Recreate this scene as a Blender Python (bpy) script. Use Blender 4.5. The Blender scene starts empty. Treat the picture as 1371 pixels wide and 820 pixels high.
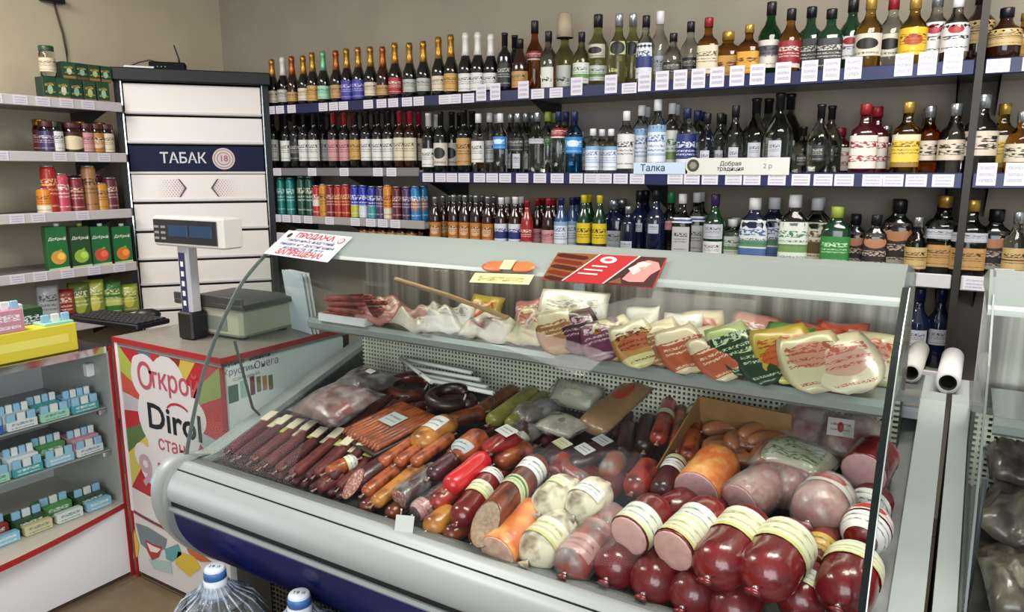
import bpy, math, random
from math import sin, cos, pi, radians, sqrt, atan2
from mathutils import Vector, Matrix
random.seed(7)
sc = bpy.context.scene
COL = sc.collection

# ------------------------------------------------------------------ camera, world, lights, exposure
F, CX, CY, YAW, PITCH, H = 980.0, 685.5, 410.0, radians(31.5), radians(10.5), 1.55
cam_d = bpy.data.cameras.new('camera')
cam_d.sensor_width = 36.0
cam_d.lens = 36.0 * F / 1371.0
cam_d.clip_start = 0.02
cam = bpy.data.objects.new('camera', cam_d)
COL.objects.link(cam)
cam.location = (0, 0, H)
cam.rotation_euler = (pi / 2 - PITCH, 0, YAW)
sc.camera = cam

world = bpy.data.worlds.new('world')
sc.world = world
world.use_nodes = True
bg = world.node_tree.nodes['Background']
bg.inputs[0].default_value = (0.86, 0.93, 1.0, 1)
bg.inputs[1].default_value = 0.42


def area(name, loc, target, sx, sy, power, col):
    d = bpy.data.lights.new(name, 'AREA')
    d.shape = 'RECTANGLE'; d.size = sx; d.size_y = sy; d.energy = power; d.color = col
    o = bpy.data.objects.new(name, d); COL.objects.link(o)
    o.location = loc
    o.rotation_euler = (Vector(target) - Vector(loc)).to_track_quat('-Z', 'Y').to_euler()
    return o


area('ceiling_light', (-3.1, 0.7, 2.85), (-3.0, 1.2, 0), 1.6, 0.5, 52, (1.0, 0.95, 0.87))
area('ceiling_light', (0.2, 1.7, 2.85), (0.0, 2.0, 0), 1.6, 0.5, 58, (1.0, 0.95, 0.87))
area('shop_window_light', (0.6, -2.4, 1.7), (-1.2, 2.2, 0.9), 3.2, 2.0, 100, (0.95, 0.98, 1.0))

sc.view_settings.view_transform = 'Standard'
sc.view_settings.look = 'None'
sc.view_settings.exposure = 0.22
sc.view_settings.gamma = 1.0
sc.view_settings.use_curve_mapping = False
sc.cycles.max_bounces = 10
sc.cycles.transmission_bounces = 8
sc.cycles.transparent_max_bounces = 24
sc.cycles.caustics_reflective = False
sc.cycles.caustics_refractive = False

# ------------------------------------------------------------------ pixel -> place helpers (reference frame 1371x820)
_f = Vector((-sin(YAW) * cos(PITCH), cos(YAW) * cos(PITCH), -sin(PITCH)))
_r = Vector((cos(YAW), sin(YAW), 0))
_u = _r.cross(_f)
EYE = Vector((0, 0, H))


def ray(px, py): return _f + _r * ((px - CX) / F) - _u * ((py - CY) / F)
def at_y(px, py, y): d = ray(px, py); return EYE + d * (y / d.y)
def at_x(px, py, x): d = ray(px, py); return EYE + d * (x / d.x)
def at_z(px, py, z): d = ray(px, py); return EYE + d * ((z - H) / d.z)


DECK0, DECKS, DECKY = 0.665, 0.2, 1.3
def deck_z(y): return DECK0 + DECKS * (y - DECKY)


def on_deck(px, py, off):
    d = ray(px, py)
    return EYE + d * ((DECK0 - DECKS * DECKY + off - H) / (d.z - DECKS * d.y))


# ------------------------------------------------------------------ materials
def lin(c):
    if isinstance(c, str):
        c = [int(c[i:i + 2], 16) / 255 for i in (0, 2, 4)]
    return tuple(x / 12.92 if x <= 0.04045 else ((x + 0.055) / 1.055) ** 2.4 for x in c) + (1,)


MC = {}


def mat(name, col, rough=0.5, metal=0.0, coat=0.0, col2=None, scale=20, lo=0.4, hi=0.65, bump=0.0, bscale=None, emit=0, stretch=None, spec=0.5):
    if name in MC: return MC[name]
    m = bpy.data.materials.new(name); m.use_nodes = True
    nt = m.node_tree; b = nt.nodes['Principled BSDF']
    b.inputs['Base Color'].default_value = lin(col)
    b.inputs['Roughness'].default_value = rough
    b.inputs['Metallic'].default_value = metal
    b.inputs['Coat Weight'].default_value = coat
    b.inputs['Coat Roughness'].default_value = 0.12
    b.inputs['Specular IOR Level'].default_value = spec
    m.diffuse_color = lin(col)
    tc = None
    if col2 or bump:
        tc = nt.nodes.new('ShaderNodeTexCoord')
        mp = nt.nodes.new('ShaderNodeMapping')
        nt.links.new(tc.outputs['Object'], mp.inputs[0])
        if stretch: mp.inputs['Scale'].default_value = stretch
    if col2:
        n = nt.nodes.new('ShaderNodeTexNoise'); n.inputs['Scale'].default_value = scale; n.inputs['Detail'].default_value = 6
        nt.links.new(mp.outputs[0], n.inputs['Vector'])
        r = nt.nodes.new('ShaderNodeValToRGB')
        r.color_ramp.elements[0].position = lo; r.color_ramp.elements[0].color = lin(col)
        r.color_ramp.elements[1].position = hi; r.color_ramp.elements[1].color = lin(col2)
        nt.links.new(n.outputs['Fac'], r.inputs[0]); nt.links.new(r.outputs[0], b.inputs['Base Color'])
    if bump:
        n2 = nt.nodes.new('ShaderNodeTexNoise'); n2.inputs['Scale'].default_value = bscale or scale; n2.inputs['Detail'].default_value = 5
        nt.links.new(mp.outputs[0], n2.inputs['Vector'])
        bp = nt.nodes.new('ShaderNodeBump'); bp.inputs['Strength'].default_value = bump; bp.inputs['Distance'].default_value = 0.004
        nt.links.new(n2.outputs['Fac'], bp.inputs['Height']); nt.links.new(bp.outputs[0], b.inputs['Normal'])
        if coat: nt.links.new(bp.outputs[0], b.inputs['Coat Normal'])
    if emit:
        b.inputs['Emission Color'].default_value = lin(col); b.inputs['Emission Strength'].default_value = emit
    MC[name] = m
    return m


def glass_mat(name, col, rough=0.02, ior=1.4, trans=1.0):
    if name in MC: return MC[name]
    m = bpy.data.materials.new(name); m.use_nodes = True
    b = m.node_tree.nodes['Principled BSDF']
    b.inputs['Base Color'].default_value = lin(col)
    b.inputs['Roughness'].default_value = rough
    b.inputs['IOR'].default_value = ior
    b.inputs['Transmission Weight'].default_value = trans
    MC[name] = m
    return m


def pane_mat(name, tint, refl, rough=0.0, film=None):
    """thin sheet: see-through with a Fresnel reflection"""
    if name in MC: return MC[name]
    m = bpy.data.materials.new(name); m.use_nodes = True
    nt = m.node_tree; nt.nodes.remove(nt.nodes['Principled BSDF'])
    out = nt.nodes['Material Output']
    t = nt.nodes.new('ShaderNodeBsdfTransparent'); t.inputs[0].default_value = lin(tint)
    g = nt.nodes.new('ShaderNodeBsdfGlossy'); g.inputs['Roughness'].default_value = rough
    lw = nt.nodes.new('ShaderNodeLayerWeight'); lw.inputs['Blend'].default_value = 0.5
    pw = nt.nodes.new('ShaderNodeMath'); pw.operation = 'POWER'; pw.inputs[1].default_value = 5.0
    nt.links.new(lw.outputs['Facing'], pw.inputs[0])
    fr = nt.nodes.new('ShaderNodeMath'); fr.operation = 'MULTIPLY_ADD'; fr.inputs[1].default_value = 0.96; fr.inputs[2].default_value = 0.04
    nt.links.new(pw.outputs[0], fr.inputs[0])
    mu = nt.nodes.new('ShaderNodeMath'); mu.operation = 'MULTIPLY'; mu.inputs[1].default_value = refl
    mx = nt.nodes.new('ShaderNodeMixShader')
    nt.links.new(fr.outputs[0], mu.inputs[0])
    if film:
        nt.links.new(mu.outputs[0], mx.inputs[0])
        tc = nt.nodes.new('ShaderNodeTexCoord')
        n2 = nt.nodes.new('ShaderNodeTexNoise'); n2.inputs['Scale'].default_value = 26; n2.inputs['Detail'].default_value = 5
        nt.links.new(tc.outputs['Object'], n2.inputs['Vector'])
        bp = nt.nodes.new('ShaderNodeBump'); bp.inputs['Strength'].default_value = 0.8; bp.inputs['Distance'].default_value = 0.01
        nt.links.new(n2.outputs['Fac'], bp.inputs['Height']); nt.links.new(bp.outputs[0], g.inputs['Normal'])
        df = nt.nodes.new('ShaderNodeBsdfDiffuse'); df.inputs[0].default_value = lin(tint)
        rp = nt.nodes.new('ShaderNodeMapRange'); rp.inputs[1].default_value = 0.42; rp.inputs[2].default_value = 0.75; rp.inputs[3].default_value = film * .35; rp.inputs[4].default_value = min(1, film * 3)
        nt.links.new(n2.outputs['Fac'], rp.inputs[0])
        m2 = nt.nodes.new('ShaderNodeMixShader'); nt.links.new(rp.outputs[0], m2.inputs[0])
        nt.links.new(mx.outputs[0], m2.inputs[1]); nt.links.new(df.outputs[0], m2.inputs[2])
        nt.links.new(m2.outputs[0], out.inputs[0])
    else:
        nt.links.new(mu.outputs[0], mx.inputs[0])
    nt.links.new(t.outputs[0], mx.inputs[1]); nt.links.new(g.outputs[0], mx.inputs[2])
    if not film: nt.links.new(mx.outputs[0], out.inputs[0])
    MC[name] = m
    return m


class Nodes:
    def __init__(s, nt): s.nt = nt
    def math(s, op, a, b=None):
        n = s.nt.nodes.new('ShaderNodeMath'); n.operation = op
        for i, v in enumerate((a, b)):
            if v is None: continue
            if isinstance(v, (int, float)): n.inputs[i].default_value = v
            else: s.nt.links.new(v, n.inputs[i])
        return n.outputs[0]
    def mix(s, fac, a, b):
        n = s.nt.nodes.new('ShaderNodeMix'); n.data_type = 'RGBA'
        s.nt.links.new(fac, n.inputs[0])
        for i, v in ((6, a), (7, b)):
            if isinstance(v, tuple): n.inputs[i].default_value = v
            else: s.nt.links.new(v, n.inputs[i])
        return n.outputs[2]
    def inside(s, x, a, b):
        return s.math('MULTIPLY', s.math('GREATER_THAN', x, a), s.math('LESS_THAN', x, b))


def print_mat(name, base, ink='303030', rows=((0.62, 0.78, 1), (0.5, 0.55, 2.2), (0.4, 0.45, 2.4), (0.12, 0.16, 2.6)), bands=(), spot=None, rough=0.45, coat=0.0):
    """printed paper: UV bands of colour, an emblem and rows of small print"""
    if name in MC: return MC[name]
    m = bpy.data.materials.new(name); m.use_nodes = True
    nt = m.node_tree; b = nt.nodes['Principled BSDF']; b.inputs['Roughness'].default_value = rough
    b.inputs['Coat Weight'].default_value = coat
    N = Nodes(nt)
    uv = nt.nodes.new('ShaderNodeUVMap'); sp = nt.nodes.new('ShaderNodeSeparateXYZ')
    nt.links.new(uv.outputs[0], sp.inputs[0]); u, v = sp.outputs[0], sp.outputs[1]
    c = lin(base)
    rgb = nt.nodes.new('ShaderNodeRGB'); rgb.outputs[0].default_value = c; c = rgb.outputs[0]
    for (v0, v1, col) in bands:
        c = N.mix(N.inside(v, v0, v1), c, lin(col))
    if spot:
        (cu, cv, ru, rv, col) = spot
        du = N.math('DIVIDE', N.math('SUBTRACT', u, cu), ru); dv = N.math('DIVIDE', N.math('SUBTRACT', v, cv), rv)
        r2 = N.math('ADD', N.math('MULTIPLY', du, du), N.math('MULTIPLY', dv, dv))
        c = N.mix(N.math('LESS_THAN', r2, 1.0), c, lin(col))
    for k, (v0, v1, dens) in enumerate(rows):
        nz = nt.nodes.new('ShaderNodeTexNoise'); nz.noise_dimensions = '2D'; nz.inputs['Scale'].default_value = 9 * dens; nz.inputs['Detail'].default_value = 3
        cx = nt.nodes.new('ShaderNodeCombineXYZ'); nt.links.new(N.math('ADD', u, 3.7 * k + len(name) * 0.31), cx.inputs[0]); nt.links.new(N.math('MULTIPLY', v, 2.2), cx.inputs[1])
        nt.links.new(cx.outputs[0], nz.inputs['Vector'])
        t = N.math('MULTIPLY', N.math('GREATER_THAN', nz.outputs['Fac'], 0.5), N.inside(v, v0, v1))
        t = N.math('MULTIPLY', t, N.inside(u, 0.12, 0.88))
        c = N.mix(t, c, lin(ink))
    nt.links.new(c, b.inputs['Base Color'])
    MC[name] = m
    return m


# ------------------------------------------------------------------ mesh builder
class MB:
    def __init__(s): s.v = []; s.f = []; s.m = []; s.uv = {}; s.sm = []
    def face(s, idx, mi=0, smooth=False, uv=None):
        s.f.append(tuple(idx)); s.m.append(mi); s.sm.append(smooth)
        if uv: s.uv[len(s.f) - 1] = uv
        return s
    def box(s, c, d, mi=0, R=None):
        n = len(s.v); cx, cy, cz = c; a, b, e = d[0] / 2, d[1] / 2, d[2] / 2
        P = [Vector((x, y, z)) for x in (-a, a) for y in (-b, b) for z in (-e, e)]
        for p in P: s.v.append(tuple((R @ p if R else p) + Vector(c)))
        for q in ((0, 1, 3, 2), (4, 6, 7, 5), (0, 4, 5, 1), (2, 3, 7, 6), (0, 2, 6, 4), (1, 5, 7, 3)): s.face([n + i for i in q], mi)
        return s
    def bx(s, x0, x1, y0, y1, z0, z1, mi=0):
        return s.box(((x0 + x1) / 2, (y0 + y1) / 2, (z0 + z1) / 2), (abs(x1 - x0), abs(y1 - y0), abs(z1 - z0)), mi)
    def cbox(s, c, d, ch=0.004, mi=0, R=None):
        """box with chamfered vertical and top edges"""
        n = len(s.v); a, b, e = d[0] / 2, d[1] / 2, d[2] / 2; ch = min(ch, a * .9, b * .9, e * .9)
        def ring(x, y, k, z): return [(-x + k, -y, z), (x - k, -y, z), (x, -y + k, z), (x, y - k, z), (x - k, y, z), (-x + k, y, z), (-x, y - k, z), (-x, -y + k, z)]
        rs = [ring(a - ch, b - ch, ch, -e), ring(a, b, ch, -e + ch), ring(a, b, ch, e - ch), ring(a - ch, b - ch, ch, e)]
        for rg in rs:
            for p in rg: s.v.append(tuple((R @ Vector(p) if R else Vector(p)) + Vector(c)))
        for i in range(3):
            for j in range(8): s.face((n + i * 8 + j, n + i * 8 + (j + 1) % 8, n + i * 8 + 8 + (j + 1) % 8, n + i * 8 + 8 + j), mi)
        s.face([n + j for j in reversed(range(8))], mi); s.face([n + 24 + j for j in range(8)], mi)
        return s
    def rings(s, rs, mi=0, cap0=True, cap1=True, smooth=True, uv=False, loop=True):
        """rs: list of rings (equal length lists of points)"""
        n = len(s.v); k = len(rs[0])
        for r in rs: s.v.extend(tuple(p) for p in r)
        L = len(rs)
        for i in range(L - 1):
            for j in range(k if loop else k - 1):
                j2 = (j + 1) % k
                s.face((n + i * k + j, n + i * k + j2, n + (i + 1) * k + j2, n + (i + 1) * k + j), mi, smooth,
                       [(j / (k - 1 if not loop else k), i / (L - 1)), ((j + 1) / (k - 1 if not loop else k), i / (L - 1)), ((j + 1) / (k - 1 if not loop else k), (i + 1) / (L - 1)), (j / (k - 1 if not loop else k), (i + 1) / (L - 1))] if uv else None)
        if cap0 and loop: s.face([n + j for j in reversed(range(k))], mi)
        if cap1 and loop: s.face([n + (L - 1) * k + j for j in range(k)], mi)
        return s
    def lathe(s, prof, seg=16, mi=0, sq=2.0, fy=1.0, M=None, a0=0, a1=None, uv=False, smooth=True, caps=True):
        """prof [(r,z)] about local Z; sq>2 makes the section squarish, fy flattens it"""
        rs = []
        loop = a1 is None
        cnt = seg if loop else seg + 1
        for r, z in prof:
            rg = []
            for j in range(cnt):
                a = 2 * pi * j / seg if loop else a0 + (a1 - a0) * j / seg
                ca, sa = cos(a), sin(a)
                k = (abs(ca) ** sq + abs(sa) ** sq) ** (-1 / sq)
                p = Vector((r * k * ca, r * k * sa * fy, z))
                rg.append(M @ p if M else p)
            rs.append(rg)
        return s.rings(rs, mi, caps and prof[0][0] > 1e-5, caps and prof[-1][0] > 1e-5, smooth, uv, loop)
    def tube(s, pts, r, seg=8, mi=0, smooth=True):
        pts = [Vector(p) for p in pts]; rs = []
        for i, p in enumerate(pts):
            t = (pts[min(i + 1, len(pts) - 1)] - pts[max(i - 1, 0)]).normalized()
            a = t.cross(Vector((0, 0, 1)))
            if a.length < 1e-3: a = t.cross(Vector((0, 1, 0)))
            a.normalize(); b = t.cross(a); rr = r[i] if isinstance(r, (list, tuple)) else r
            rs.append([p + (a * cos(2 * pi * j / seg) + b * sin(2 * pi * j / seg)) * rr for j in range(seg)])
        return s.rings(rs, mi, True, True, smooth)
    def extrude_x(s, prof, x0, x1, mi=0, smooth=False, closed=True):
        """profile [(y,z)] swept along X"""
        n = len(s.v); k = len(prof)
        for x in (x0, x1): s.v.extend((x, y, z) for y, z in prof)
        for j in range(k if closed else k - 1):
            j2 = (j + 1) % k; s.face((n + j, n + j2, n + k + j2, n + k + j), mi, smooth)
        if closed:
            s.face([n + j for j in range(k)], mi); s.face([n + k + j for j in reversed(range(k))], mi)
        return s
    def poly(s, pts, mi=0, uv=None):
        n = len(s.v); s.v.extend(tuple(p) for p in pts); s.face(range(n, n + len(pts)), mi, False, uv); return s
    def quad_uv(s, a, b, c, d, mi=0): return s.poly([a, b, c, d], mi, [(0, 0), (1, 0), (1, 1), (0, 1)])
    def mesh(s, name, mats, fix=True):
        me = bpy.data.meshes.new(name); me.from_pydata(s.v, [], s.f)
        for m in (mats if isinstance(mats, (list, tuple)) else [mats]): me.materials.append(m)
        me.polygons.foreach_set('material_index', s.m); me.polygons.foreach_set('use_smooth', s.sm)
        if s.uv:
            l = me.uv_layers.new(name='UVMap')
            for p in me.polygons:
                q = s.uv.get(p.index)
                if q:
                    for li, t in zip(p.loop_indices, q): l.data[li].uv = t
        me.update()
        return me


def ob(name, data, parent=None, loc=None, rot=None):
    o = bpy.data.objects.new(name, data); COL.objects.link(o)
    if parent: o.parent = parent
    if loc: o.location = loc
    if rot: o.rotation_euler = rot
    return o


def part(name, mb, mats, parent=None, **k): return ob(name, mb.mesh(name, mats), parent, **k)


def tag(o, label, cat, group=None):
    o['label'] = label; o['category'] = cat
    if group: o['group'] = group
    return o


def thing(name, label, cat, loc=(0, 0, 0), rz=0, group=None):
    o = ob(name, None, None, loc, (0, 0, rz)); o.empty_display_size = 0.05
    return tag(o, label, cat, group)


def struct(name, mb, mats):
    o = part(name, mb, mats); o['kind'] = 'structure'; return o


_txt = {}
def text_into(mb, s, fn, size, mi=0, align='CENTER', shear=0.0, sx=1.0, bold=0.0, k=0.001, spacing=1.0):
    """lettering as flat faces: fn(u, v, k) maps the sheet to space"""
    key = (s, align, shear, bold, spacing)
    if key not in _txt:
        cu = bpy.data.curves.new('lettering', 'FONT'); cu.body = s; cu.size = 1; cu.align_x = align; cu.align_y = 'CENTER'; cu.shear = shear
        cu.offset = bold; cu.space_line = 0.85; cu.space_character = spacing; cu.resolution_u = 3
        o = bpy.data.objects.new('lettering', cu); me = bpy.data.meshes.new_from_object(o)
        _txt[key] = ([tuple(v.co) for v in me.vertices], [tuple(p.vertices) for p in me.polygons])
        bpy.data.objects.remove(o); bpy.data.curves.remove(cu); bpy.data.meshes.remove(me)
    V, Fc = _txt[key]; n = len(mb.v)
    mb.v.extend(tuple(fn(x * size * sx, y * size, k)) for x, y, _ in V)
    for q in Fc: mb.face([n + i for i in q], mi)


def frame(o, ux, uy):
    o, ux, uy = Vector(o), Vector(ux).normalized(), Vector(uy).normalized(); n = ux.cross(uy)
    return lambda u, v, k=0.0: o + ux * u + uy * v + n * k


def sheet(mb, fn, w, h, mi=0, th=0.0012):
    """thin card centred on the frame, with real thickness and a UV-ed front"""
    a = [fn(x, y, 0) for x, y in ((-w / 2, -h / 2), (w / 2, -h / 2), (w / 2, h / 2), (-w / 2, h / 2))]
    b = [fn(x, y, -th) for x, y in ((-w / 2, -h / 2), (w / 2, -h / 2), (w / 2, h / 2), (-w / 2, h / 2))]
    mb.quad_uv(*a, mi=mi); mb.poly(b[::-1], mi)
    for i in range(4):
        j = (i + 1) % 4; mb.poly([b[i], b[j], a[j], a[i]], mi)


def clip_poly(pts, x0, x1, y0, y1):
    for ax, lim, sg in ((0, x0, 1), (0, x1, -1), (1, y0, 1), (1, y1, -1)):
        out = []
        for i in range(len(pts)):
            p, q = pts[i], pts[(i + 1) % len(pts)]; dp, dq = (p[ax] - lim) * sg, (q[ax] - lim) * sg
            if dp >= 0: out.append(p)
            if dp * dq < 0:
                t = dp / (dp - dq); out.append((p[0] + (q[0] - p[0]) * t, p[1] + (q[1] - p[1]) * t))
        pts = out
        if len(pts) < 3: return []
    return pts


ORD = ['zeroth', 'first', 'second', 'third', 'fourth', 'fifth', 'sixth', 'seventh', 'eighth', 'ninth', 'tenth', 'eleventh', 'twelfth', 'thirteenth', 'fourteenth',
       'fifteenth', 'sixteenth', 'seventeenth', 'eighteenth', 'nineteenth', 'twentieth', 'twenty-first', 'twenty-second', 'twenty-third', 'twenty-fourth']
NUM = ['no', 'one', 'two', 'three', 'four', 'five', 'six', 'seven', 'eight', 'nine', 'ten', 'eleven', 'twelve', 'thirteen', 'fourteen', 'fifteen', 'sixteen', 'seventeen', 'eighteen', 'nineteen', 'twenty', 'twenty-one', 'twenty-two', 'twenty-three', 'twenty-four']


def place_words(i, n, tail):
    """'second such from left' wording for look-alikes in a row"""
    if n == 1: return tail
    if n == 2: return ('left' if i == 0 else 'right') + ' of two, ' + tail
    if i == 0: return 'leftmost such, ' + tail
    if i == n - 1: return 'rightmost such, ' + tail
    return ORD[i + 1] + ' such from left, ' + tail

# ---- common materials
WHITE = mat('white_laminate', 'd9d9dc', .35)
PAPER = mat('white_paper', 'e6e6e6', .7)
RED = mat('red_edging', 'a8262c', .4)
BLACK = mat('black_plastic', '16161a', .4)
DARK = mat('dark_grey_metal', '2b2d33', .45)
STEEL = mat('brushed_steel', 'b4b8b8', .3, .85, col2='9aa0a0', scale=8, stretch=(1, 30, 30))
SILVER = mat('silver_grey_plastic', 'a3aaa8', .4, .1)
LIP = mat('grey_inner_lip', '737876', .45, .15)
CHROME = mat('chrome', 'd0d4d4', .12, 1)
NAVY = mat('navy_strip', '1c2350', .35)
INK = mat('black_ink', '222428', .6)
REDINK = mat('red_ink', 'c01f2e', .6)
PANE = pane_mat('case_glass', 'fafcfb', 0.2)
RUBBER = mat('dark_green_glass_edge', '0c1614', .6, spec=.15)
GEDGE = mat('grey_glass_edge', '5c6663', .4)

# ------------------------------------------------------------------ the room
WX, WY, ZC = -4.45, 3.45, 3.0
plaster = mat('beige_plaster', 'c2b49d', .85, col2='cdbfa8', scale=3, lo=.3, hi=.7, bump=.15, bscale=60)
plaster2 = mat('grey_beige_plaster', '968d7f', .85, col2='a09788', scale=3, lo=.3, hi=.7, bump=.15, bscale=60)
struct('wall_left', MB().bx(WX - .12, WX, -2.5, WY + .12, 0, ZC), plaster)
struct('wall_back', MB().bx(WX, 1.6, WY, WY + .12, 0, ZC), plaster2)
struct('ceiling', MB().bx(WX - .12, 1.6, -2.5, WY + .12, ZC, ZC + .1), mat('white_ceiling', 'd8d6d0', .9))
fl = struct('floor', MB().bx(WX - .12, 1.6, -2.5, WY + .12, -.1, -.004), mat('grey_grout', '5b5044', .9))
tile_me = MB().cbox((0, 0, -.004), (.326, .326, .012), .002).mesh('tile', mat('tan_floor_tile', '857159', .38, col2='74624c', scale=9, lo=.35, hi=.7))
for i in range(13):
    for j in range(9):
        ob('tile', tile_me, fl, (-3.42 + .33 * i, -.35 + .33 * j, 0))
struct('baseboard_back', MB().bx(WX, 1.6, WY - .015, WY, 0, .08), mat('grey_baseboard', '6e665a', .6))
# cable stuck to the left wall
cab_pts = [at_x(70, -8, WX + .012), at_x(75, 15, WX + .012), at_x(84, 45, WX + .012), at_x(89, 70, WX + .012), at_x(92, 100, WX + .012)]
o = part('wall_cable', MB().tube(cab_pts, .005, 6), mat('brown_cable', '4b3a30', .5)); tag(o, 'thin brown cable running down the beige left wall', 'cable')
p = at_x(70, 0, WX + .03)
o = part('junction_box', MB().cbox(tuple(p), (.05, .12, .03)), BLACK); tag(o, 'small dark cable box at the top of the left wall', 'box')

# ------------------------------------------------------------------ wall shelving with price rails
shelf_board = mat('grey_white_shelf', 'a7a29a', .45, col2='8f8a83', scale=30)
tag_prints = [print_mat('price_tag_print_%d' % i, 'dcd8e2', '8f8ca2', ((.70, .84, 1.6 + .3 * i), (.42, .56, 2.2), (.15, .3, 2 + .25 * i))) for i in range(4)]


def card_mesh(w, h, m):
    mb = MB(); sheet(mb, frame((0, 0, 0), (1, 0, 0), (0, 0, 1)), w, h); return mb.mesh('price_tag', m)


CARDS = [card_mesh(.068, .044, m) for m in tag_prints]
TALL = [card_mesh(.058, .078, m) for m in tag_prints]


def wall_shelf(name, label, x0, x1, y0, y1, z, lip, tags, rail, rz=None, pivot=None, blue=True):
    """board whose top is at z, price rail lip high in front, cards in and over the rail. Local X runs along the shelf, -Y is the front."""
    t = thing(name, label, 'shelf', pivot or (0, 0, 0), rz or 0)
    part('board', MB().bx(x0, x1, y0 + .01, y1, z - .03, z), shelf_board, t)
    part('price_rail', MB().cbox(((x0 + x1) / 2, y0, z - lip / 2 + .012), (x1 - x0, .014, lip), .003), rail, t)
    for bx in (x0 + .05, (x0 + x1) / 2, x1 - .05):
        part('bracket', MB().poly([(bx, y1, z - .03), (bx, y0 + .05, z - .03), (bx, y1, z - .16)]).poly([(bx + .004, y1, z - .03), (bx + .004, y1, z - .16), (bx + .004, y0 + .05, z - .03)]), DARK, t)
    for k, (x, tall) in enumerate(tags):
        tl = tall
        c = ob('price_tag', (TALL if tl else CARDS)[k % 4], t, (x, y0 - .0095 - (.002 if tl else 0), z - lip / 2 + .012 + (.022 if tl else 0)))
    return t


def rail_tags(x0, x1, step, p_gap=.2, p_tall=.1, tallset=()):
    out = []; x = x0 + step * .6
    while x < x1 - step * .5:
        if random.random() > p_gap: out.append((x + random.uniform(-.006, .006), random.random() < p_tall or any(a < x < b for a, b in tallset)))
        x += step * random.choice((1, 1, 1.25))
    return out


SY = 3.08
SF = SY + .06
Z1, Z2, Z2L, ZC3, Z3, Z4 = 1.915, 1.53, 1.552, 1.275, 1.165, .80
XR = .30
wall_shelf('wall_shelf', 'top back-wall shelf of sparkling wine and spirits, navy rail of price cards', -3.62, -.015, SY, WY, Z1, .052, rail_tags(-3.6, -.02, .078, .12, .06, ((-2.1, -1.75), (-1.55, -1.3), (-1.25, -.05))), NAVY)
wall_shelf('wall_shelf', 'middle back-wall shelf of wine at the left by the cabinet', -3.62, -2.46, SY, WY, Z2L, .045, rail_tags(-3.6, -2.47, .10, .35, .1), mat('grey_rail', '77757a', .4))
wall_shelf('wall_shelf', 'long middle back-wall shelf of vodka, navy rail full of price cards', -2.455, -.015, SY, WY, Z2, .056, rail_tags(-2.44, -.02, .076, .04, .05), NAVY)
wall_shelf('wall_shelf', 'short back-wall shelf of drink cans with a pale rail', -3.66, -2.43, SY, WY, ZC3, .045, rail_tags(-3.62, -2.47, .09, .3, 0), mat('pale_rail', 'a19f9c', .4))
wall_shelf('wall_shelf', 'lower back-wall shelf of bottles partly hidden by the meat case', -3.62, -.015, SY, WY, Z3, .052, rail_tags(-3.6, -.02, .1, .1, 0, ((-.2, 0),)), mat('white_rail', 'c9c8cc', .4))
wall_shelf('wall_shelf', 'lowest back-wall shelf seen beside the paper rolls', -1.2, -.015, SY, WY, Z4, .05, rail_tags(-1.2, -.02, .1, .1, 0), mat('white_rail', 'c9c8cc', .4))
# next bay to the right of the upright
o = part('shelf_upright', MB().bx(-.012, .012, SY - .01, WY, 0, 2.35), mat('dark_upright', '26221e', .5)); tag(o, 'dark upright post dividing the back-wall shelf bays at right', 'post')
for nm, z in (('top', Z1), ('middle', Z2), ('lower', Z3)):
    wall_shelf('wall_shelf', 'short %s shelf of the bay right of the dark upright' % nm, .015, .62, SY, WY, z, .054, rail_tags(.0, .62, .085, .05, .3), NAVY if z != Z3 else MC['white_rail'])

# ------------------------------------------------------------------ bottles, cans, jars
G_DARK = mat('dark_green_bottle_glass', '0f1512', .08, coat=.3)
G_BLACK = mat('black_bottle_glass', '131114', .08, coat=.3)
G_BROWN = mat('brown_bottle_glass', '2a1209', .08, coat=.4)
G_GREEN = glass_mat('green_bottle_glass', '1f6a35')
G_CLEAR = glass_mat('clear_bottle_glass', 'eef2ee')
G_SMOKE = glass_mat('smoky_bottle_glass', 'cdd2c8')
G_AMBER = glass_mat('amber_spirit', 'd08a2c')
G_GOLD = glass_mat('golden_spirit', 'dcb04a')
G_LIME = glass_mat('pale_green_spirit', 'c3c98a')
G_NAVY = mat('navy_bottle_glass', '151b33', .1, coat=.4)
G_BLUE = glass_mat('blue_bottle_glass', '3a8fd0')
G_REDD = mat('dark_red_liqueur', '3a0d12', .1, coat=.4)
G_DGREEN = mat('deep_green_bottle', '12331d', .1, coat=.4)
FOIL = mat('gold_foil', 'c2923a', .32, .7, col2='8c5f22', scale=60)
FOIL_O = mat('copper_foil', 'b8672f', .35, .7, col2='8a4520', scale=60)
FOIL_W = mat('white_foil', 'd9d6cf', .4, .1)
FOIL_G = mat('green_foil', '6fae86', .35, .5)
FOIL_B = mat('black_foil', '18161a', .35)
CAP_W = mat('white_cap', 'e8e8ea', .4)
CAP_K = mat('black_cap', '17161a', .35)
CAP_R = mat('red_cap', '8f1d2a', .35)
CAP_P = mat('purple_cap', '3b2450', .35)
CAP_G = mat('gold_cap', 'c9a24e', .3, .6)
CAP_S = mat('silver_cap', 'b6bbc0', .25, .8)
CAP_N = mat('navy_cap', '1d2550', .35)
CAP_Y = mat('yellow_cap', 'd6c02c', .4)
CAP_L = mat('lime_cap', '9db04a', .4)
L = {}
def lab(k, *a, **kw): L[k] = print_mat('label_' + k, *a, **kw)
lab('cream', 'd6cbb0', '5a4632'); lab('white', 'dcdcd8', '34343c'); lab('red', 'a62433', 'e8d8c8'); lab('violet', '3b3a9c', 'c9c0e8')
lab('gold', 'c4994e', '4b3013'); lab('mint', '9fd4b6', '1f5a3c'); lab('pinkw', 'c98f92', '5c2430'); lab('black', '232326', 'b9b6ac')
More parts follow.
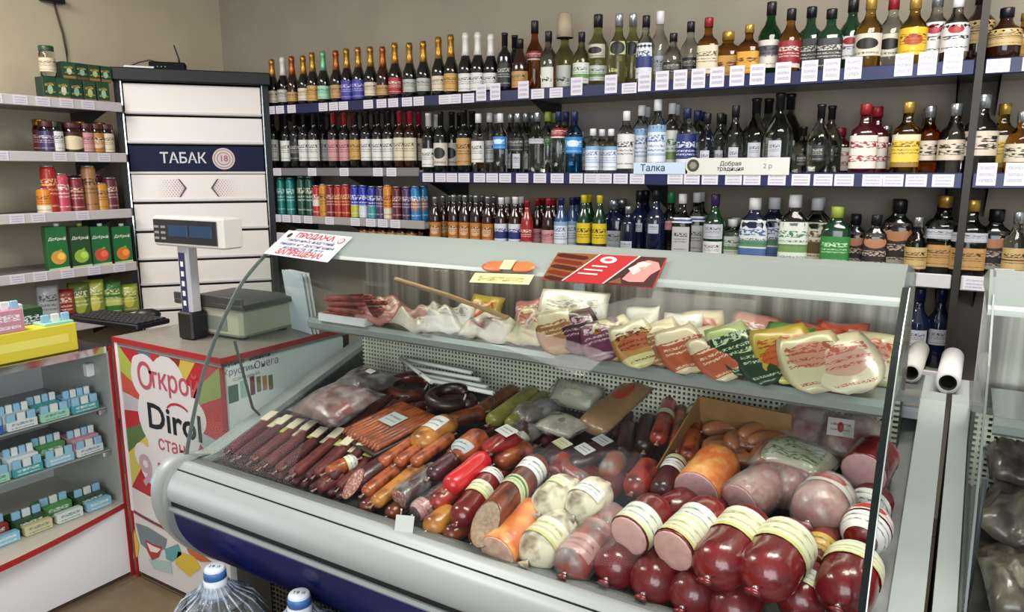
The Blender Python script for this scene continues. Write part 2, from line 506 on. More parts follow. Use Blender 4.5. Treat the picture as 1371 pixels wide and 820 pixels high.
lab('grey', 'b7b6b2', '3a3a3c'); lab('whitenavy', 'd8dce4', '2b3f7d', bands=((.3, .62, '26326e'),)); lab('bluew', 'dfe4ea', '4a7ab0', bands=((.84, 1, '86aace'), (.3, .36, '9fb9d6')))
lab('yellow', 'dcc224', '2d2a1c', bands=((.0, .18, '2b2a24'),)); lab('orange', 'c07a35', '3a1c0c', spot=(.5, .5, .3, .3, 'd9b48a')); lab('silver', 'b9bcc4', '40424c')
lab('kraft', 'b98f56', '3b2a18'); lab('copper', '231a19', 'b8a090', rows=((.32, .48, 1.2), (.1, .16, 2)), bands=((.0, .1, '9a948c'),), spot=(.5, .75, .34, .2, 'a8714e')); lab('reddot', 'd8d8d8', '3a3a44', rows=((.42, .55, 1), (.1, .16, 2)), spot=(.5, .78, .2, .16, '9c2530'))
lab('whisky', 'd8d2c8', '303038', bands=((.45, .8, '5c5a62'),)); lab('redwhisky', '8c1f28', 'e6d6c6', bands=((.0, .15, 'd8d0c4'),)); lab('amberlab', 'd99a2c', '5c3310', rows=((.5, .72, .8), (.2, .25, 2)))
lab('batw', 'cfc9b8', '1f1d1c', rows=((.1, .18, 2),), spot=(.5, .55, .33, .25, '1e1c1c')); lab('disc', 'c2c795', '8c8c8c', rows=(), spot=(.5, .5, .44, .5, '1a1b1d')); lab('trio', 'd6d8cc', '2a2a2c', rows=((.3, .5, .6),))
lab('navylab', '22306e', 'd8dcec', bands=((.0, .3, 'd5d8e6'),)); lab('greenw', 'd5d9d0', '3f7a48', bands=((.25, .45, '6d9150'),)); lab('bluegreen', 'd4d8d8', '3a5f93', bands=((.0, .3, '4d6a9c'), (.34, .5, '5b8a54')))
lab('brownw', 'd8d3bd', '5a4422', bands=((.2, .5, '6d5230'),)); lab('greenlab', '2f7d3a', 'bfe0b0'); lab('spiced', 'cdc0ae', '2a2422', rows=((.55, .8, .6), (.25, .48, .7)))
lab('redliq', 'd8cfc6', '8f1f2c', rows=((.62, .82, .8), (.2, .4, .9))); lab('yelwh', 'd8b83e', '6b4a12', bands=((.82, 1, 'cfc8a8'), (0, .14, '8a6d2a'))); lab('sun', 'e0b92e', '7a3a1c', spot=(.5, .55, .24, .2, 'b0532a'))
lab('sepia', 'c0a46e', '3b2a16', bands=((.5, .56, '6d5230'),)); lab('bluelab', '2c86cc', 'e0eefa', spot=(.5, .6, .25, .2, 'cfe8fb'))
cl = {}
for k, c1, ink, kw in (('teal', '1f7f78', 'bfe6dc', {}), ('darkteal', '1e4a40', 'c9d8c0', {}), ('redwhite', 'b32530', 'ead8d0', dict(bands=((.35, .6, 'd8d0cc'),))), ('gold', 'c58a2e', '5a2a10', {}), ('maroon', '7d2530', 'dcb8a0', {}), ('scarlet', 'ab2a24', 'e6c27a', {}),
                     ('bluelime', '2b36a8', 'd8dcf0', dict(bands=((0, .42, 'b7bf36'),))), ('bluewhite', '2a35b0', 'e6e6f2', dict(bands=((0, .4, 'd8dae6'),))), ('blueteal', '33309a', 'd8e6ec', dict(bands=((0, .4, '3f9a9c'),))), ('orangew', 'd88a2a', '7a2410', dict(bands=((0, .35, 'dcd2b8'),))),
                     ('darkred', '63202a', 'd8b4a8', {}), ('blue', '2a7fb8', 'e0ecf2', dict(spot=(.5, .5, .3, .22, 'b06a3a'))), ('plum', '43355c', 'c9b6c9', {}), ('tomato', 'b23a34', 'f0dcc8', dict(spot=(.5, .45, .3, .2, 'd8703c'))), ('fawn', 'a4754a', '43240f', {}), ('rose', 'c04a5c', 'f4dcd8', {})):
    cl[k] = print_mat('can_' + k, c1, ink, rough=.3, coat=.2, **kw)

SH = {
    'champ': ([(.88, 0), (1, .03), (1, .42), (.93, .50), (.70, .58), (.47, .68), (.36, .78), (.36, .97)], [(.56, .62), (.45, .74), (.41, .9), (.46, .91), (.46, .95), (.36, 1.0), (0, 1.0)]),
    'wine': ([(.92, 0), (1, .02), (1, .60), (.92, .655), (.60, .70), (.42, .74), (.38, .78), (.38, .97)], [(.40, .78), (.40, .955), (.43, .957), (.43, .995), (0, 1.0)]),
    'vodka': ([(.92, 0), (1, .02), (1, .64), (.88, .70), (.55, .76), (.42, .80), (.38, .9)], [(.43, .85), (.43, .99), (.40, 1.0), (0, 1.0)]),
    'tall': ([(.92, 0), (1, .02), (1, .56), (.85, .63), (.5, .71), (.38, .78), (.36, .92)], [(.41, .83), (.41, .99), (.38, 1.0), (0, 1.0)]),
    'whisky': ([(.94, 0), (1, .02), (1, .58), (.88, .645), (.52, .70), (.38, .76), (.36, .9)], [(.42, .85), (.42, .99), (.39, 1.0), (0, 1.0)]),
    'flask': ([(.94, 0), (1, .02), (1, .60), (.86, .68), (.48, .75), (.38, .79), (.36, .9)], [(.44, .82), (.44, .99), (.41, 1.0), (0, 1.0)]),
    'beer': ([(.92, 0), (1, .02), (1, .56), (.9, .63), (.55, .74), (.42, .80), (.38, .95)], [(.42, .86), (.42, .95), (.47, .96), (.45, .995), (0, 1.0)]),
    'wide': ([(.9, 0), (1, .03), (1, .48), (.9, .57), (.55, .67), (.3, .76), (.26, .93)], [(.30, .80), (.30, .95), (.36, .96), (.33, .995), (0, 1.0)]),
    'can': ([(.78, 0), (.86, .0), (1, .05), (1, .90), (.84, .975)], [(.86, .97), (.86, 1.0), (.78, 1.0), (.76, .985), (0, .985)]),
    'jar': ([(.9, 0), (1, .04), (1, .74), (.9, .81), (.86, .84)], [(.92, .82), (.94, .84), (.94, .98), (.9, 1.0), (0, 1.0)]),
}
SQ = {'whisky': (4.5, .8), 'flask': (4.0, .55)}
_bc = {}


def vessel_meshes(shape, R, h, glass, cap, labels, sq=None):
    sq, fy = sq or SQ.get(shape, (2.0, 1.0))
    key = (shape, R, round(h, 3), glass.name, cap.name, tuple((a, b, m.name, arc) for a, b, m, arc in labels), sq, fy)
    if key in _bc: return _bc[key]
    body, cp = SH[shape]; res = []
    res.append(('glass_body' if shape not in ('can',) else 'can_body', MB().lathe([(r * R, z * h) for r, z in body], 14, 0, sq, fy).mesh('glass_body', glass)))
    sqc = 2.0 if shape != 'can' else 2.0
    res.append(('cap' if shape != 'can' else 'lid', MB().lathe([(r * R + .0006, z * h) for r, z in cp], 12, 0).mesh('cap', cap)))
    for v0, v1, m, arc in labels:
        prof = []
        def rad(v):
            for (r0, z0), (r1, z1) in zip(body, body[1:]):
                if z0 <= v <= z1: return r0 + (r1 - r0) * (v - z0) / max(z1 - z0, 1e-6)
            return body[-1][0]
        n = 3 if v1 < .5 or shape == 'can' else 5
        for i in range(n):
            v = v0 + (v1 - v0) * i / (n - 1); prof.append((rad(v) * R + .0012, v * h))
        a = radians(arc) / 2
        res.append(('label', MB().lathe(prof, 12 if arc < 300 else 16, 0, sq, fy, a0=-pi / 2 - a, a1=-pi / 2 + a, uv=True).mesh('label', m)))
    _bc[key] = res
    return res


def put_vessel(name, label, cat, group, T, loc, h, rz):
    t = thing(name, label, cat, loc, rz, group)
    for nm, me in vessel_meshes(T[0], T[1], h, T[2], T[3], T[4]): ob(nm, me, t)
    return t


# type: (shape, radius, glass, cap, labels, words, object name)
W_ = 'wine_bottle'; S_ = 'liquor_bottle'
T = {
    'ch_gold': ('champ', .037, G_DARK, FOIL, [(.12, .36, L['cream'], 170)], 'dark sparkling wine bottle, gold foil, cream label', 'sparkling_wine_bottle'),
    'ch_white': ('champ', .037, G_BLACK, FOIL_W, [(.12, .36, L['grey'], 170)], 'dark sparkling wine bottle, silver-white foil', 'sparkling_wine_bottle'),
    'ch_copper': ('champ', .037, G_BROWN, FOIL_O, [(.12, .30, L['kraft'], 160)], 'brown sparkling wine bottle, copper foil', 'sparkling_wine_bottle'),
    'ch_green': ('champ', .037, G_DARK, FOIL_G, [(.12, .36, L['mint'], 170)], 'dark sparkling wine bottle, green foil, mint label', 'sparkling_wine_bottle'),
    'ch_goldlab': ('champ', .037, G_DARK, FOIL, [(.1, .38, L['gold'], 170)], 'dark sparkling wine bottle with gold foil and gold label', 'sparkling_wine_bottle'),
    'ch_tan': ('champ', .037, G_BLACK, FOIL_O, [(.12, .36, L['kraft'], 170)], 'black sparkling wine bottle, copper foil, tan label', 'sparkling_wine_bottle'),
    'ch_violet': ('champ', .037, G_BLACK, FOIL, [(.08, .42, L['violet'], 180)], 'dark sparkling wine bottle with violet label', 'sparkling_wine_bottle'),
    'ch_red': ('champ', .037, G_DARK, FOIL, [(.12, .40, L['red'], 180)], 'dark sparkling wine bottle with round red label', 'sparkling_wine_bottle'),
    'ch_grey': ('champ', .037, G_DARK, FOIL, [(.14, .36, L['grey'], 150)], 'dark sparkling wine bottle, gold foil, grey label', 'sparkling_wine_bottle'),
    'ch_wfoil': ('champ', .037, G_BLACK, FOIL_W, [(.08, .36, L['white'], 180)], 'black sparkling wine bottle, white foil, white label', 'sparkling_wine_bottle'),
    'dk_tall': ('wine', .036, G_BLACK, FOIL_B, [(.12, .5, L['black'], 170)], 'tall black wine bottle with black capsule', W_),
    'brown_vm': ('tall', .04, G_BROWN, CAP_K, [(.1, .4, L['kraft'], 170)], 'brown vermouth bottle with tan label', S_),
    'amber_red': ('tall', .044, glass_mat('deep_amber', 'b0601f'), CAP_K, [(.46, .58, L['redwhisky'], 150)], 'amber bottle with red neck label and black cap', S_),
    'clr_tri': ('tall', .04, G_SMOKE, CAP_K, [(.06, .4, L['trio'], 90)], 'greenish clear bottle with pointed white label', S_),
    'vm_cup': ('tall', .048, G_LIME, CAP_K, [(.06, .42, L['trio'], 90)], 'pale green vermouth bottle under an upturned paper cup', S_),
    'vm_small': ('tall', .038, G_LIME, CAP_K, [(.1, .46, L['greenw'], 150)], 'short pale green vermouth bottle with white-green label', S_),
    'vm_big': ('tall', .05, G_LIME, CAP_K, [(.42, .60, L['batw'], 120), (.12, .32, L['greenw'], 150)], 'big pale green vermouth bottle with round emblem label', S_),
    'clr_disc': ('tall', .042, G_LIME, CAP_S, [(.44, .62, L['disc'], 110)], 'pale yellow bottle with round black label and silver neck', S_),
    'clr_wlab': ('tall', .040, G_CLEAR, CAP_K, [(.1, .6, L['whitenavy'], 120)], 'clear bottle with long white label and black cap', S_),
    'clr_wcap': ('tall', .042, G_CLEAR, CAP_W, [(.16, .4, L['silver'], 100)], 'clear bottle with a tall white cap', S_),
    'clr_blk': ('tall', .040, G_CLEAR, CAP_K, [(.2, .42, L['black'], 150)], 'clear bottle with black label and cap', S_),
    'wh_pale': ('whisky', .042, G_AMBER, CAP_R, [(.12, .56, L['cream'], 150)], 'whisky bottle with pale label and dark red cap', S_),
    'wh_flask': ('flask', .056, G_AMBER, CAP_G, [(.08, .52, L['amberlab'], 130)], 'flat amber whisky bottle with yellow label, wide gold cap', S_),
    'wh_gold': ('whisky', .042, G_AMBER, CAP_G, [(.1, .5, L['amberlab'], 140)], 'amber whisky bottle with yellow label, tall gold cap', S_),
    'wh_green': ('tall', .046, G_GREEN, CAP_K, [(.14, .5, L['whisky'], 170)], 'green whisky bottle with white and grey label', S_),
    'wh_red': ('tall', .042, G_AMBER, CAP_K, [(.12, .52, L['redwhisky'], 160)], 'amber whisky bottle with deep red label', S_),
    'jag': ('whisky', .045, G_DGREEN, CAP_K, [(.06, .54, L['black'], 140)], 'square dark green liqueur bottle with black label', S_),
    'wh_dk': ('tall', .046, G_DGREEN, CAP_K, [(.2, .5, L['reddot'], 160)], 'tall dark green whisky bottle with pale picture label', S_),
    'rum_gold': ('tall', .046, G_GOLD, CAP_G, [(.2, .5, L['batw'], 160)], 'golden rum bottle with dark bird emblem, gold cap', S_),
    'rum_clr': ('tall', .046, G_CLEAR, CAP_R, [(.2, .5, L['batw'], 160)], 'clear rum bottle with dark bird emblem, brown cap', S_),
    'rum_sun': ('tall', .046, G_GOLD, CAP_G, [(.18, .56, L['sun'], 170)], 'yellow rum bottle with round orange emblem', S_),
    'rum_dotK': ('tall', .046, G_CLEAR, CAP_S, [(.2, .62, L['reddot'], 170)], 'large clear rum bottle, red dot label, clear cap', S_),
    'rum_dotW': ('tall', .044, G_CLEAR, CAP_W, [(.2, .6, L['reddot'], 170)], 'clear rum bottle, red dot label, white cap', S_),
    'rum_big': ('tall', .052, G_BROWN, CAP_K, [(.3, .6, L['sepia'], 190)], 'big dark brown rum bottle with yellow label', S_),
    # second row
    'rw_w': ('wine', .036, G_BLACK, FOIL_B, [(.16, .52, L['white'], 140)], 'red wine bottle with tall white label', W_),
    'rw_k': ('wine', .036, G_BLACK, FOIL_B, [(.16, .5, L['black'], 150)], 'wine bottle with black label', W_),
    'rw_p': ('wine', .036, G_BLACK, CAP_R, [(.16, .52, L['pinkw'], 150)], 'wine bottle with pink label', W_),
    'rw_g': ('wine', .036, G_BLACK, FOIL_B, [(.18, .52, L['gold'], 150)], 'wine bottle with golden tan label', W_),
    'rw_c': ('wine', .036, G_BROWN, CAP_R, [(.16, .54, L['cream'], 150)], 'wine bottle with cream label and red capsule', W_),
    'rw_s': ('wine', .038, G_DARK, FOIL_W, [(.12, .42, L['white'], 160)], 'dark bottle with white cap and square white label', W_),
    'rw_o': ('wine', .038, G_DARK, FOIL_B, [(.14, .5, L['batw'], 160)], 'dark bottle, white label with dark oval', W_),
    'rw_t': ('wine', .040, G_DARK, FOIL_B, [(.14, .56, L['kraft'], 170)], 'tall dark bottle with tan label', W_),
    'vd_w': ('vodka', .036, G_CLEAR, CAP_W, [(.2, .55, L['white'], 130)], 'clear vodka bottle with white label and white cap', S_),
    'vd_b': ('vodka', .036, G_CLEAR, CAP_W, [(.42, .62, L['bluelab'], 150)], 'clear vodka bottle with blue neck label', S_),
    'vd_k': ('vodka', .036, G_SMOKE, CAP_S, [(.38, .6, L['black'], 150), (.1, .34, L['silver'], 60)], 'smoky vodka bottle with black band, silver cap', S_),
    'vd_cl': ('whisky', .036, G_SMOKE, CAP_S, [(.5, .58, L['silver'], 120)], 'plain grey-clear vodka bottle', S_),
    'vd_gr': ('vodka', .038, G_CLEAR, CAP_L, [(.46, .6, L['greenlab'], 150)], 'clear vodka bottle with green neck label', S_),
    'vd_red': ('vodka', .036, G_CLEAR, CAP_N, [(.58, .74, L['redwhisky'], 330)], 'vodka bottle with red shoulder band and navy cap', S_),
    'vd_blue': ('vodka', .040, G_BLUE, CAP_N, [(.34, .6, L['bluelab'], 180)], 'bright blue vodka bottle', S_),
    'vd_sm': ('vodka', .033, G_CLEAR, CAP_W, [(.1, .62, L['bluew'], 170)], 'small vodka bottle with white and blue label', S_),
    'vd_wh': ('vodka', .038, G_CLEAR, CAP_W, [(.1, .64, L['white'], 190)], 'vodka bottle with large white paper label, white cap', S_),
    'vd_wb': ('vodka', .040, G_CLEAR, CAP_W, [(.08, .66, L['bluew'], 190)], 'large vodka bottle with blue-topped white label', S_),
    'vd_wg': ('vodka', .038, G_CLEAR, CAP_W, [(.08, .62, L['greenw'], 190)], 'vodka bottle with white and green label, white cap', S_),
    'vd_nv': ('vodka', .040, G_CLEAR, CAP_N, [(.08, .62, L['navylab'], 190)], 'vodka bottle with navy and white label, navy cap', S_),
    'sm_dk': ('tall', .037, G_SMOKE, CAP_K, [(.12, .4, L['silver'], 60)], 'small smoky clear bottle with black cap', S_),
    'wide': ('wide', .058, G_SMOKE, CAP_K, [(.2, .42, L['silver'], 50)], 'wide-bodied smoky clear bottle with thin black neck', S_),
    'wide_s': ('wide', .046, G_SMOKE, CAP_K, [(.2, .42, L['black'], 60)], 'rounded smoky clear bottle with black stopper', S_),
    'lq_red': ('flask', .05, G_REDD, CAP_R, [(.1, .58, L['redliq'], 150)], 'flat dark red liqueur bottle with pink-white label', S_),
    'lq_tall': ('whisky', .048, G_REDD, CAP_R, [(.1, .56, L['redliq'], 160)], 'tall dark liqueur bottle with red capped neck, cream label', S_),
    'lq_sm': ('flask', .045, G_BROWN, CAP_S, [(.12, .58, L['sepia'], 150)], 'small brandy flask with tan label', S_),
    'lq_yel': ('whisky', .046, G_GOLD, CAP_G, [(.12, .56, L['yelwh'], 170)], 'whisky bottle with bright yellow label, cream cap', S_),
    'rm_sp': ('tall', .046, G_AMBER, CAP_S, [(.22, .5, L['spiced'], 170)], 'spiced amber rum bottle with off-white label', S_),
    'rm_wh': ('tall', .048, G_CLEAR, CAP_S, [(.22, .5, L['spiced'], 170)], 'clear rum bottle with bold off-white label', S_),
    'rm_bg': ('tall', .058, G_CLEAR, CAP_S, [(.25, .55, L['spiced'], 180)], 'big clear rum bottle with bold off-white label', S_),
    # third row
    'be_o': ('beer', .032, G_BROWN, CAP_S, [(.14, .46, L['orange'], 150)], 'brown beer bottle with orange oval label', 'beer_bottle'),
    'be_n': ('beer', .034, G_BROWN, CAP_W, [(.06, .48, L['whitenavy'], 170)], 'dark bottle with white and navy band label', 'beer_bottle'),
    'be_r': ('beer', .031, mat('red_bottle', '9c2a26', .2, coat=.4), CAP_R, [(.1, .5, L['red'], 170)], 'all-red small bottle', 'beer_bottle'),
    'be_rw': ('beer', .032, G_BROWN, CAP_R, [(.08, .4, L['pinkw'], 160)], 'dark bottle with red cap and pale label', 'beer_bottle'),
    'be_b': ('beer', .033, mat('steel_blue_bottle', '2d4a78', .2, coat=.4), CAP_N, [(.08, .56, L['bluew'], 160)], 'blue and white labelled bottle', 'beer_bottle'),
    'be_y': ('beer', .033, G_DGREEN, CAP_Y, [(.1, .52, L['yellow'], 190)], 'bottle with bright yellow label and yellow neck', 'beer_bottle'),
    'dk_wl': ('flask', .056, G_NAVY, CAP_S, [(.1, .42, L['silver'], 150)], 'flat dark bottle with wide pale lilac label', S_),
    'nv_s': ('vodka', .036, G_NAVY, CAP_S, [(.1, .3, L['silver'], 90)], 'slim navy bottle with silver cap', S_),
    'nv_b': ('tall', .045, G_NAVY, CAP_K, [(.36, .5, L['silver'], 60)], 'tall navy bottle with small silver emblem', S_),
    'dk_rg': ('tall', .042, G_BLACK, mat('green_cap', '2f8a5a', .4), [(.42, .56, L['pinkw'], 90)], 'black bottle with green stopper', S_),
    'bw_neck': ('whisky', .042, G_SMOKE, CAP_W, [(.56, .64, L['whitenavy'], 300), (.1, .5, L['grey'], 90)], 'smoky bottle with black and white banded shoulder', S_),
    'pu_cap': ('tall', .045, G_DGREEN, CAP_P, [(.34, .56, L['silver'], 120), (.06, .3, L['white'], 120)], 'dark bottle with purple cap and silver-white labels', S_),
    'gr_sm': ('flask', .048, G_SMOKE, CAP_W, [(.14, .58, L['greenw'], 150)], 'small flat bottle with white cap and green-white label', S_),
    'nv_wl': ('flask', .056, G_NAVY, CAP_W, [(.05, .66, L['bluegreen'], 150)], 'navy bottle with blue landscape label, white cap', S_),
    'wl_tall': ('flask', .056, G_CLEAR, CAP_W, [(.05, .62, L['greenw'], 150)], 'clear bottle with green landscape label, tall white cap', S_),
    'wl_br': ('flask', .054, G_CLEAR, CAP_W, [(.05, .64, L['brownw'], 150)], 'clear bottle with brown landscape label, white cap', S_),
    'gr_fl': ('flask', .054, G_DGREEN, CAP_L, [(.08, .52, L['greenlab'], 120)], 'deep green flat bottle with lime cap', S_),
    'dk_cu': ('flask', .042, G_DARK, CAP_K, [(.08, .68, L['copper'], 150)], 'dark brandy bottle with copper oval label', S_),
    'dk_cub': ('flask', .056, G_DARK, CAP_K, [(.1, .68, L['copper'], 150)], 'large dark brandy bottle with copper oval label', S_),
    'sm_br': ('tall', .038, G_SMOKE, CAP_S, [(.1, .48, L['sepia'], 150)], 'small brandy bottle with silver cap, tan label', S_),
    'cr_br': ('whisky', .056, G_SMOKE, CAP_G, [(.1, .38, L['kraft'], 120), (.46, .58, L['silver'], 150)], 'large square brandy bottle with orange-tan label', S_),
    'lo_nv': ('tall', .045, G_NAVY, CAP_N, [(.3, .5, L['silver'], 90)], 'black bottle with blue cap on the lowest shelf', S_),
    'lo_cl': ('tall', .050, G_SMOKE, CAP_S, [(.3, .5, L['silver'], 60)], 'clear bottle on the lowest shelf', S_),
}


def fill_row(rows, zs, group, tail, yf=SF, back=False):
    """rows: (px, top_py, type); bottles that would touch are staggered in depth like on the real shelf"""
    rows = sorted(rows); cnt = {}
    for px, py, t in rows: cnt[t] = cnt.get(t, 0) + 1
    seen = {}; placed = []; behind = []; bi = []
    for px, py, t in rows:
        ty = T[t]; R = ty[1]; y = yf + R - .03
        for _ in range(14):
            x = at_y(px, 230, y).x
            if all((x - a) ** 2 + (y - b) ** 2 > (R + r) ** 2 * .98 for a, b, r in placed[-7:]): break
            y += .016
        y = min(y, WY - R - .005)
        placed.append((x, y, R))
        h = at_y(px, py, y).z - zs; h = max(.1, min(h, .36)); h = round(h / .004) * .004
        i = seen.get(t, 0); seen[t] = i + 1
        put_vessel(ty[6], ty[5] + ', ' + place_words(i, cnt[t], tail), 'bottle', group, ty, (x, y, zs + .0005), h, random.uniform(-.12, .12) + max(-.1, min(.5, -x * .14)))
        if back:
            x2, y2 = x - .012, y + 2 * R + .012
            if all((x2 - a) ** 2 + (y2 - b) ** 2 > (R + r) ** 2 for a, b, r in placed + behind) and y2 < WY - R:
                behind.append((x2, y2, R)); bi.append((ty, x2, y2, h, i))
    for ty, x2, y2, h, i in bi:
        if all((x2 - a) ** 2 + (y2 - b) ** 2 > (ty[1] + r) ** 2 for a, b, r in placed):
            n = cnt[[k for k in T if T[k] is ty][0]]
            w = ty[5].split(' with ')[0].split(',')[0]
            put_vessel(ty[6], w + ' of the back row, behind ' + ('the ' if n == 1 else ORD[i + 1] + ' ') + ' '.join(ty[5].replace(',', '').split()[-2:]) + ' one, ' + tail, 'bottle', group, ty, (x2, y2, zs + .0005), h, random.uniform(-.12, .12))


row1 = [(372, 79, 'ch_gold'), (386, 76, 'ch_white'), (398, 75, 'ch_copper'), (413, 74, 'ch_gold'), (425, 70, 'ch_goldlab'), (439, 68, 'ch_green'), (456, 67, 'ch_tan'), (470, 64, 'ch_violet'), (485, 63, 'ch_violet'),
        (501, 62, 'ch_gold'), (517, 62, 'ch_copper'), (533, 57, 'ch_red'), (552, 57, 'ch_grey'), (570, 55, 'ch_grey'), (590, 49, 'ch_gold'), (606, 46, 'ch_goldlab'), (625, 44, 'ch_wfoil'), (641, 43, 'ch_wfoil'), (658, 46, 'ch_wfoil'),
        (676, 44, 'dk_tall'), (689, 47, 'dk_tall'), (696, 52, 'brown_vm'), (715, 29, 'amber_red'), (733, 42, 'clr_tri'), (754, 40, 'vm_cup'), (776, 44, 'vm_small'), (797, 20, 'vm_big'), (824, 20, 'clr_disc'), (842, 19, 'clr_disc'), (859, 22, 'clr_wlab'),
        (877, 17, 'clr_wcap'), (895, 45, 'clr_blk'), (917, 30, 'clr_blk'), (940, 25, 'wh_pale'), (966, 43, 'wh_flask'), (993, 34, 'wh_gold'), (1020, 5, 'wh_green'), (1046, 14, 'wh_red'), (1072, 11, 'jag'), (1098, 14, 'jag'), (1125, 1, 'wh_dk'),
        (1148, -1, 'rum_gold'), (1177, -1, 'rum_clr'), (1205, -2, 'rum_sun'), (1233, -4, 'rum_dotK'), (1260, -3, 'rum_dotW'), (1290, -8, 'rum_big')]
fill_row(row1, Z1, 'bottles on the top back-wall shelf', 'top shelf')
fill_row([(1324, 14, 'rum_big'), (1350, 20, 'wh_gold'), (1378, 10, 'wh_green')], Z1, 'bottles in the right bay', 'right bay top')
row2 = [(368, 150, 'rw_w'), (386, 152, 'rw_w'), (398, 152, 'rw_k'), (410, 150, 'rw_w'), (423, 150, 'rw_w'), (434, 150, 'rw_w'), (449, 150, 'rw_p'), (464, 150, 'rw_p'), (478, 150, 'rw_g'), (493, 148, 'rw_w'), (508, 148, 'rw_w'), (522, 148, 'rw_w'), (537, 148, 'rw_c'), (551, 148, 'rw_c')]
fill_row(row2, Z2L, 'wine bottles on the middle shelf', 'middle shelf', back=True)
row2b = [(575, 152, 'rw_s'), (591, 150, 'rw_o'), (606, 150, 'rw_o'), (622, 147, 'rw_t'), (641, 153, 'vd_w'), (656, 152, 'vd_w'), (670, 152, 'vd_b'), (684, 152, 'vd_k'), (693, 152, 'vd_k'), (704, 152, 'vd_k'), (719, 151, 'vd_cl'), (733, 150, 'vd_gr'), (747, 150, 'vd_red'), (757, 150, 'vd_red'), (768, 150, 'vd_blue'),
         (771, 176, 'vd_sm'), (793, 173, 'vd_sm'), (805, 173, 'vd_sm'), (817, 173, 'vd_sm'), (837, 149, 'vd_wh'), (857, 141, 'vd_wb'), (878, 134, 'vd_wb'), (897, 139, 'vd_wg'), (917, 146, 'vd_nv'), (931, 148, 'vd_nv'), (944, 152, 'sm_dk'), (961, 152, 'sm_dk'), (981, 142, 'sm_dk'),
         (1008, 131, 'wide'), (1024, 132, 'wide'), (1039, 124, 'wide'), (1052, 126, 'wide'), (1072, 170, 'wide_s'), (1094, 140, 'wide_s'), (1108, 142, 'wide_s'), (1121, 172, 'lq_red'), (1153, 140, 'lq_tall'), (1168, 144, 'lq_tall'), (1182, 168, 'lq_sm'), (1209, 138, 'lq_yel'), (1238, 142, 'rm_sp'), (1272, 140, 'rm_wh')]
fill_row(row2b, Z2, 'bottles on the long middle shelf', 'long middle shelf', back=True)
fill_row([(1306, 128, 'rm_bg'), (1336, 140, 'lq_yel'), (1362, 150, 'rm_sp')], Z2, 'bottles in the right bay', 'right bay middle')
row3 = [(486, 308, 'be_o'), (498, 308, 'be_o'), (511, 308, 'be_o'), (524, 308, 'be_o'), (537, 308, 'be_o'), (550, 308, 'be_o'), (582, 263, 'be_o'), (593, 262, 'be_o'), (607, 261, 'be_o'), (622, 261, 'be_o'), (637, 262, 'be_o'), (653, 263, 'be_o'), (671, 264, 'be_n'), (690, 264, 'be_n'), (706, 268, 'be_r'), (720, 266, 'be_rw'), (735, 266, 'be_rw'), (752, 265, 'be_b'), (767, 265, 'be_b'),
        (783, 261, 'be_y'), (804, 261, 'be_y'), (823, 268, 'dk_wl'), (843, 276, 'nv_s'), (858, 256, 'nv_b'), (880, 254, 'nv_b'), (900, 258, 'dk_rg'), (916, 260, 'bw_neck'), (935, 258, 'bw_neck'), (960, 261, 'pu_cap'), (985, 294, 'gr_sm'), (1014, 265, 'nv_wl'), (1040, 265, 'nv_wl'), (1068, 261, 'wl_tall'), (1098, 266, 'wl_br'), (1126, 277, 'gr_fl'),
        (1152, 288, 'dk_cu'), (1180, 288, 'dk_cu'), (1210, 268, 'dk_cub'), (1237, 292, 'sm_br'), (1272, 262, 'cr_br')]
fill_row(row3, Z3, 'bottles on the lower back-wall shelf', 'lower shelf', back=True)
fill_row([(1308, 268, 'cr_br'), (1342, 280, 'dk_cub'), (1372, 285, 'sm_br')], Z3, 'bottles in the right bay', 'right bay lower')
fill_row([(1249, 388, 'lo_nv'), (1279, 388, 'lo_nv')], Z4, 'bottles on the lowest shelf', 'behind the paper rolls')
o = part('wall_notice', MB().box((0, 0, 0), (.22, .002, .13)), print_mat('notice_print', '8f8a88', '6a6668', ((.7, .8, 2), (.45, .55, 2.4), (.2, .3, 2.2))), loc=at_y(806, 165, WY - .012))
tag(o, 'grey paper notice on the wall behind the small vodka bottles', 'notice')
# paper cup over the vermouth bottle
b = [o for o in bpy.data.objects if o.get('label', '').startswith('pale green vermouth bottle under')][0]
zc = b.location.z + at_y(754, 40, b.location.y).z - Z1
zc = at_y(754, 20, b.location.y).z
cup = thing('paper_cup', 'beige paper cup upturned over a pale green bottle neck, top shelf', 'cup', (b.location.x, b.location.y, zc - .105))
CUPM = mat('beige_paper_cup', 'b3a48b', .7)
part('cup_wall', MB().lathe([(.041, 0), (.031, .105), (.029, .105), (.039, 0)], 16), CUPM, cup); part('cup_base', MB().lathe([(.031, .100), (.031, .106)], 16), CUPM, cup)

# cans
cans = [(364, 244, 'teal'), (377, 238, 'teal'), (390, 238, 'teal'), (405, 236, 'darkteal'), (416, 236, 'darkteal'), (425, 248, 'redwhite'), (434, 247, 'gold'), (443.5, 248, 'maroon'), (454, 248, 'scarlet'), (464, 247, 'scarlet'), (476, 248, 'bluelime'), (487, 248, 'bluewhite'), (499, 249, 'blueteal'), (510, 250, 'plum'), (520, 248, 'orangew'), (532, 250, 'darkred'), (545, 250, 'plum'), (557, 249, 'blue'), (567, 249, 'blue')]
cnames = {'teal': 'tall teal drink can', 'darkteal': 'dark green drink can', 'redwhite': 'red and white drink can', 'gold': 'gold drink can', 'maroon': 'maroon drink can', 'scarlet': 'scarlet drink can', 'bluelime': 'blue can with lime base', 'bluewhite': 'blue can with white base', 'blueteal': 'violet-blue can with teal base', 'plum': 'plum drink can', 'orangew': 'orange can with cream base', 'darkred': 'dark red drink can', 'blue': 'bright blue can with brown emblem'}
cn = {}; prev = None
for px, py, k in cans: cn[k] = cn.get(k, 0) + 1
seen = {}; placed = []
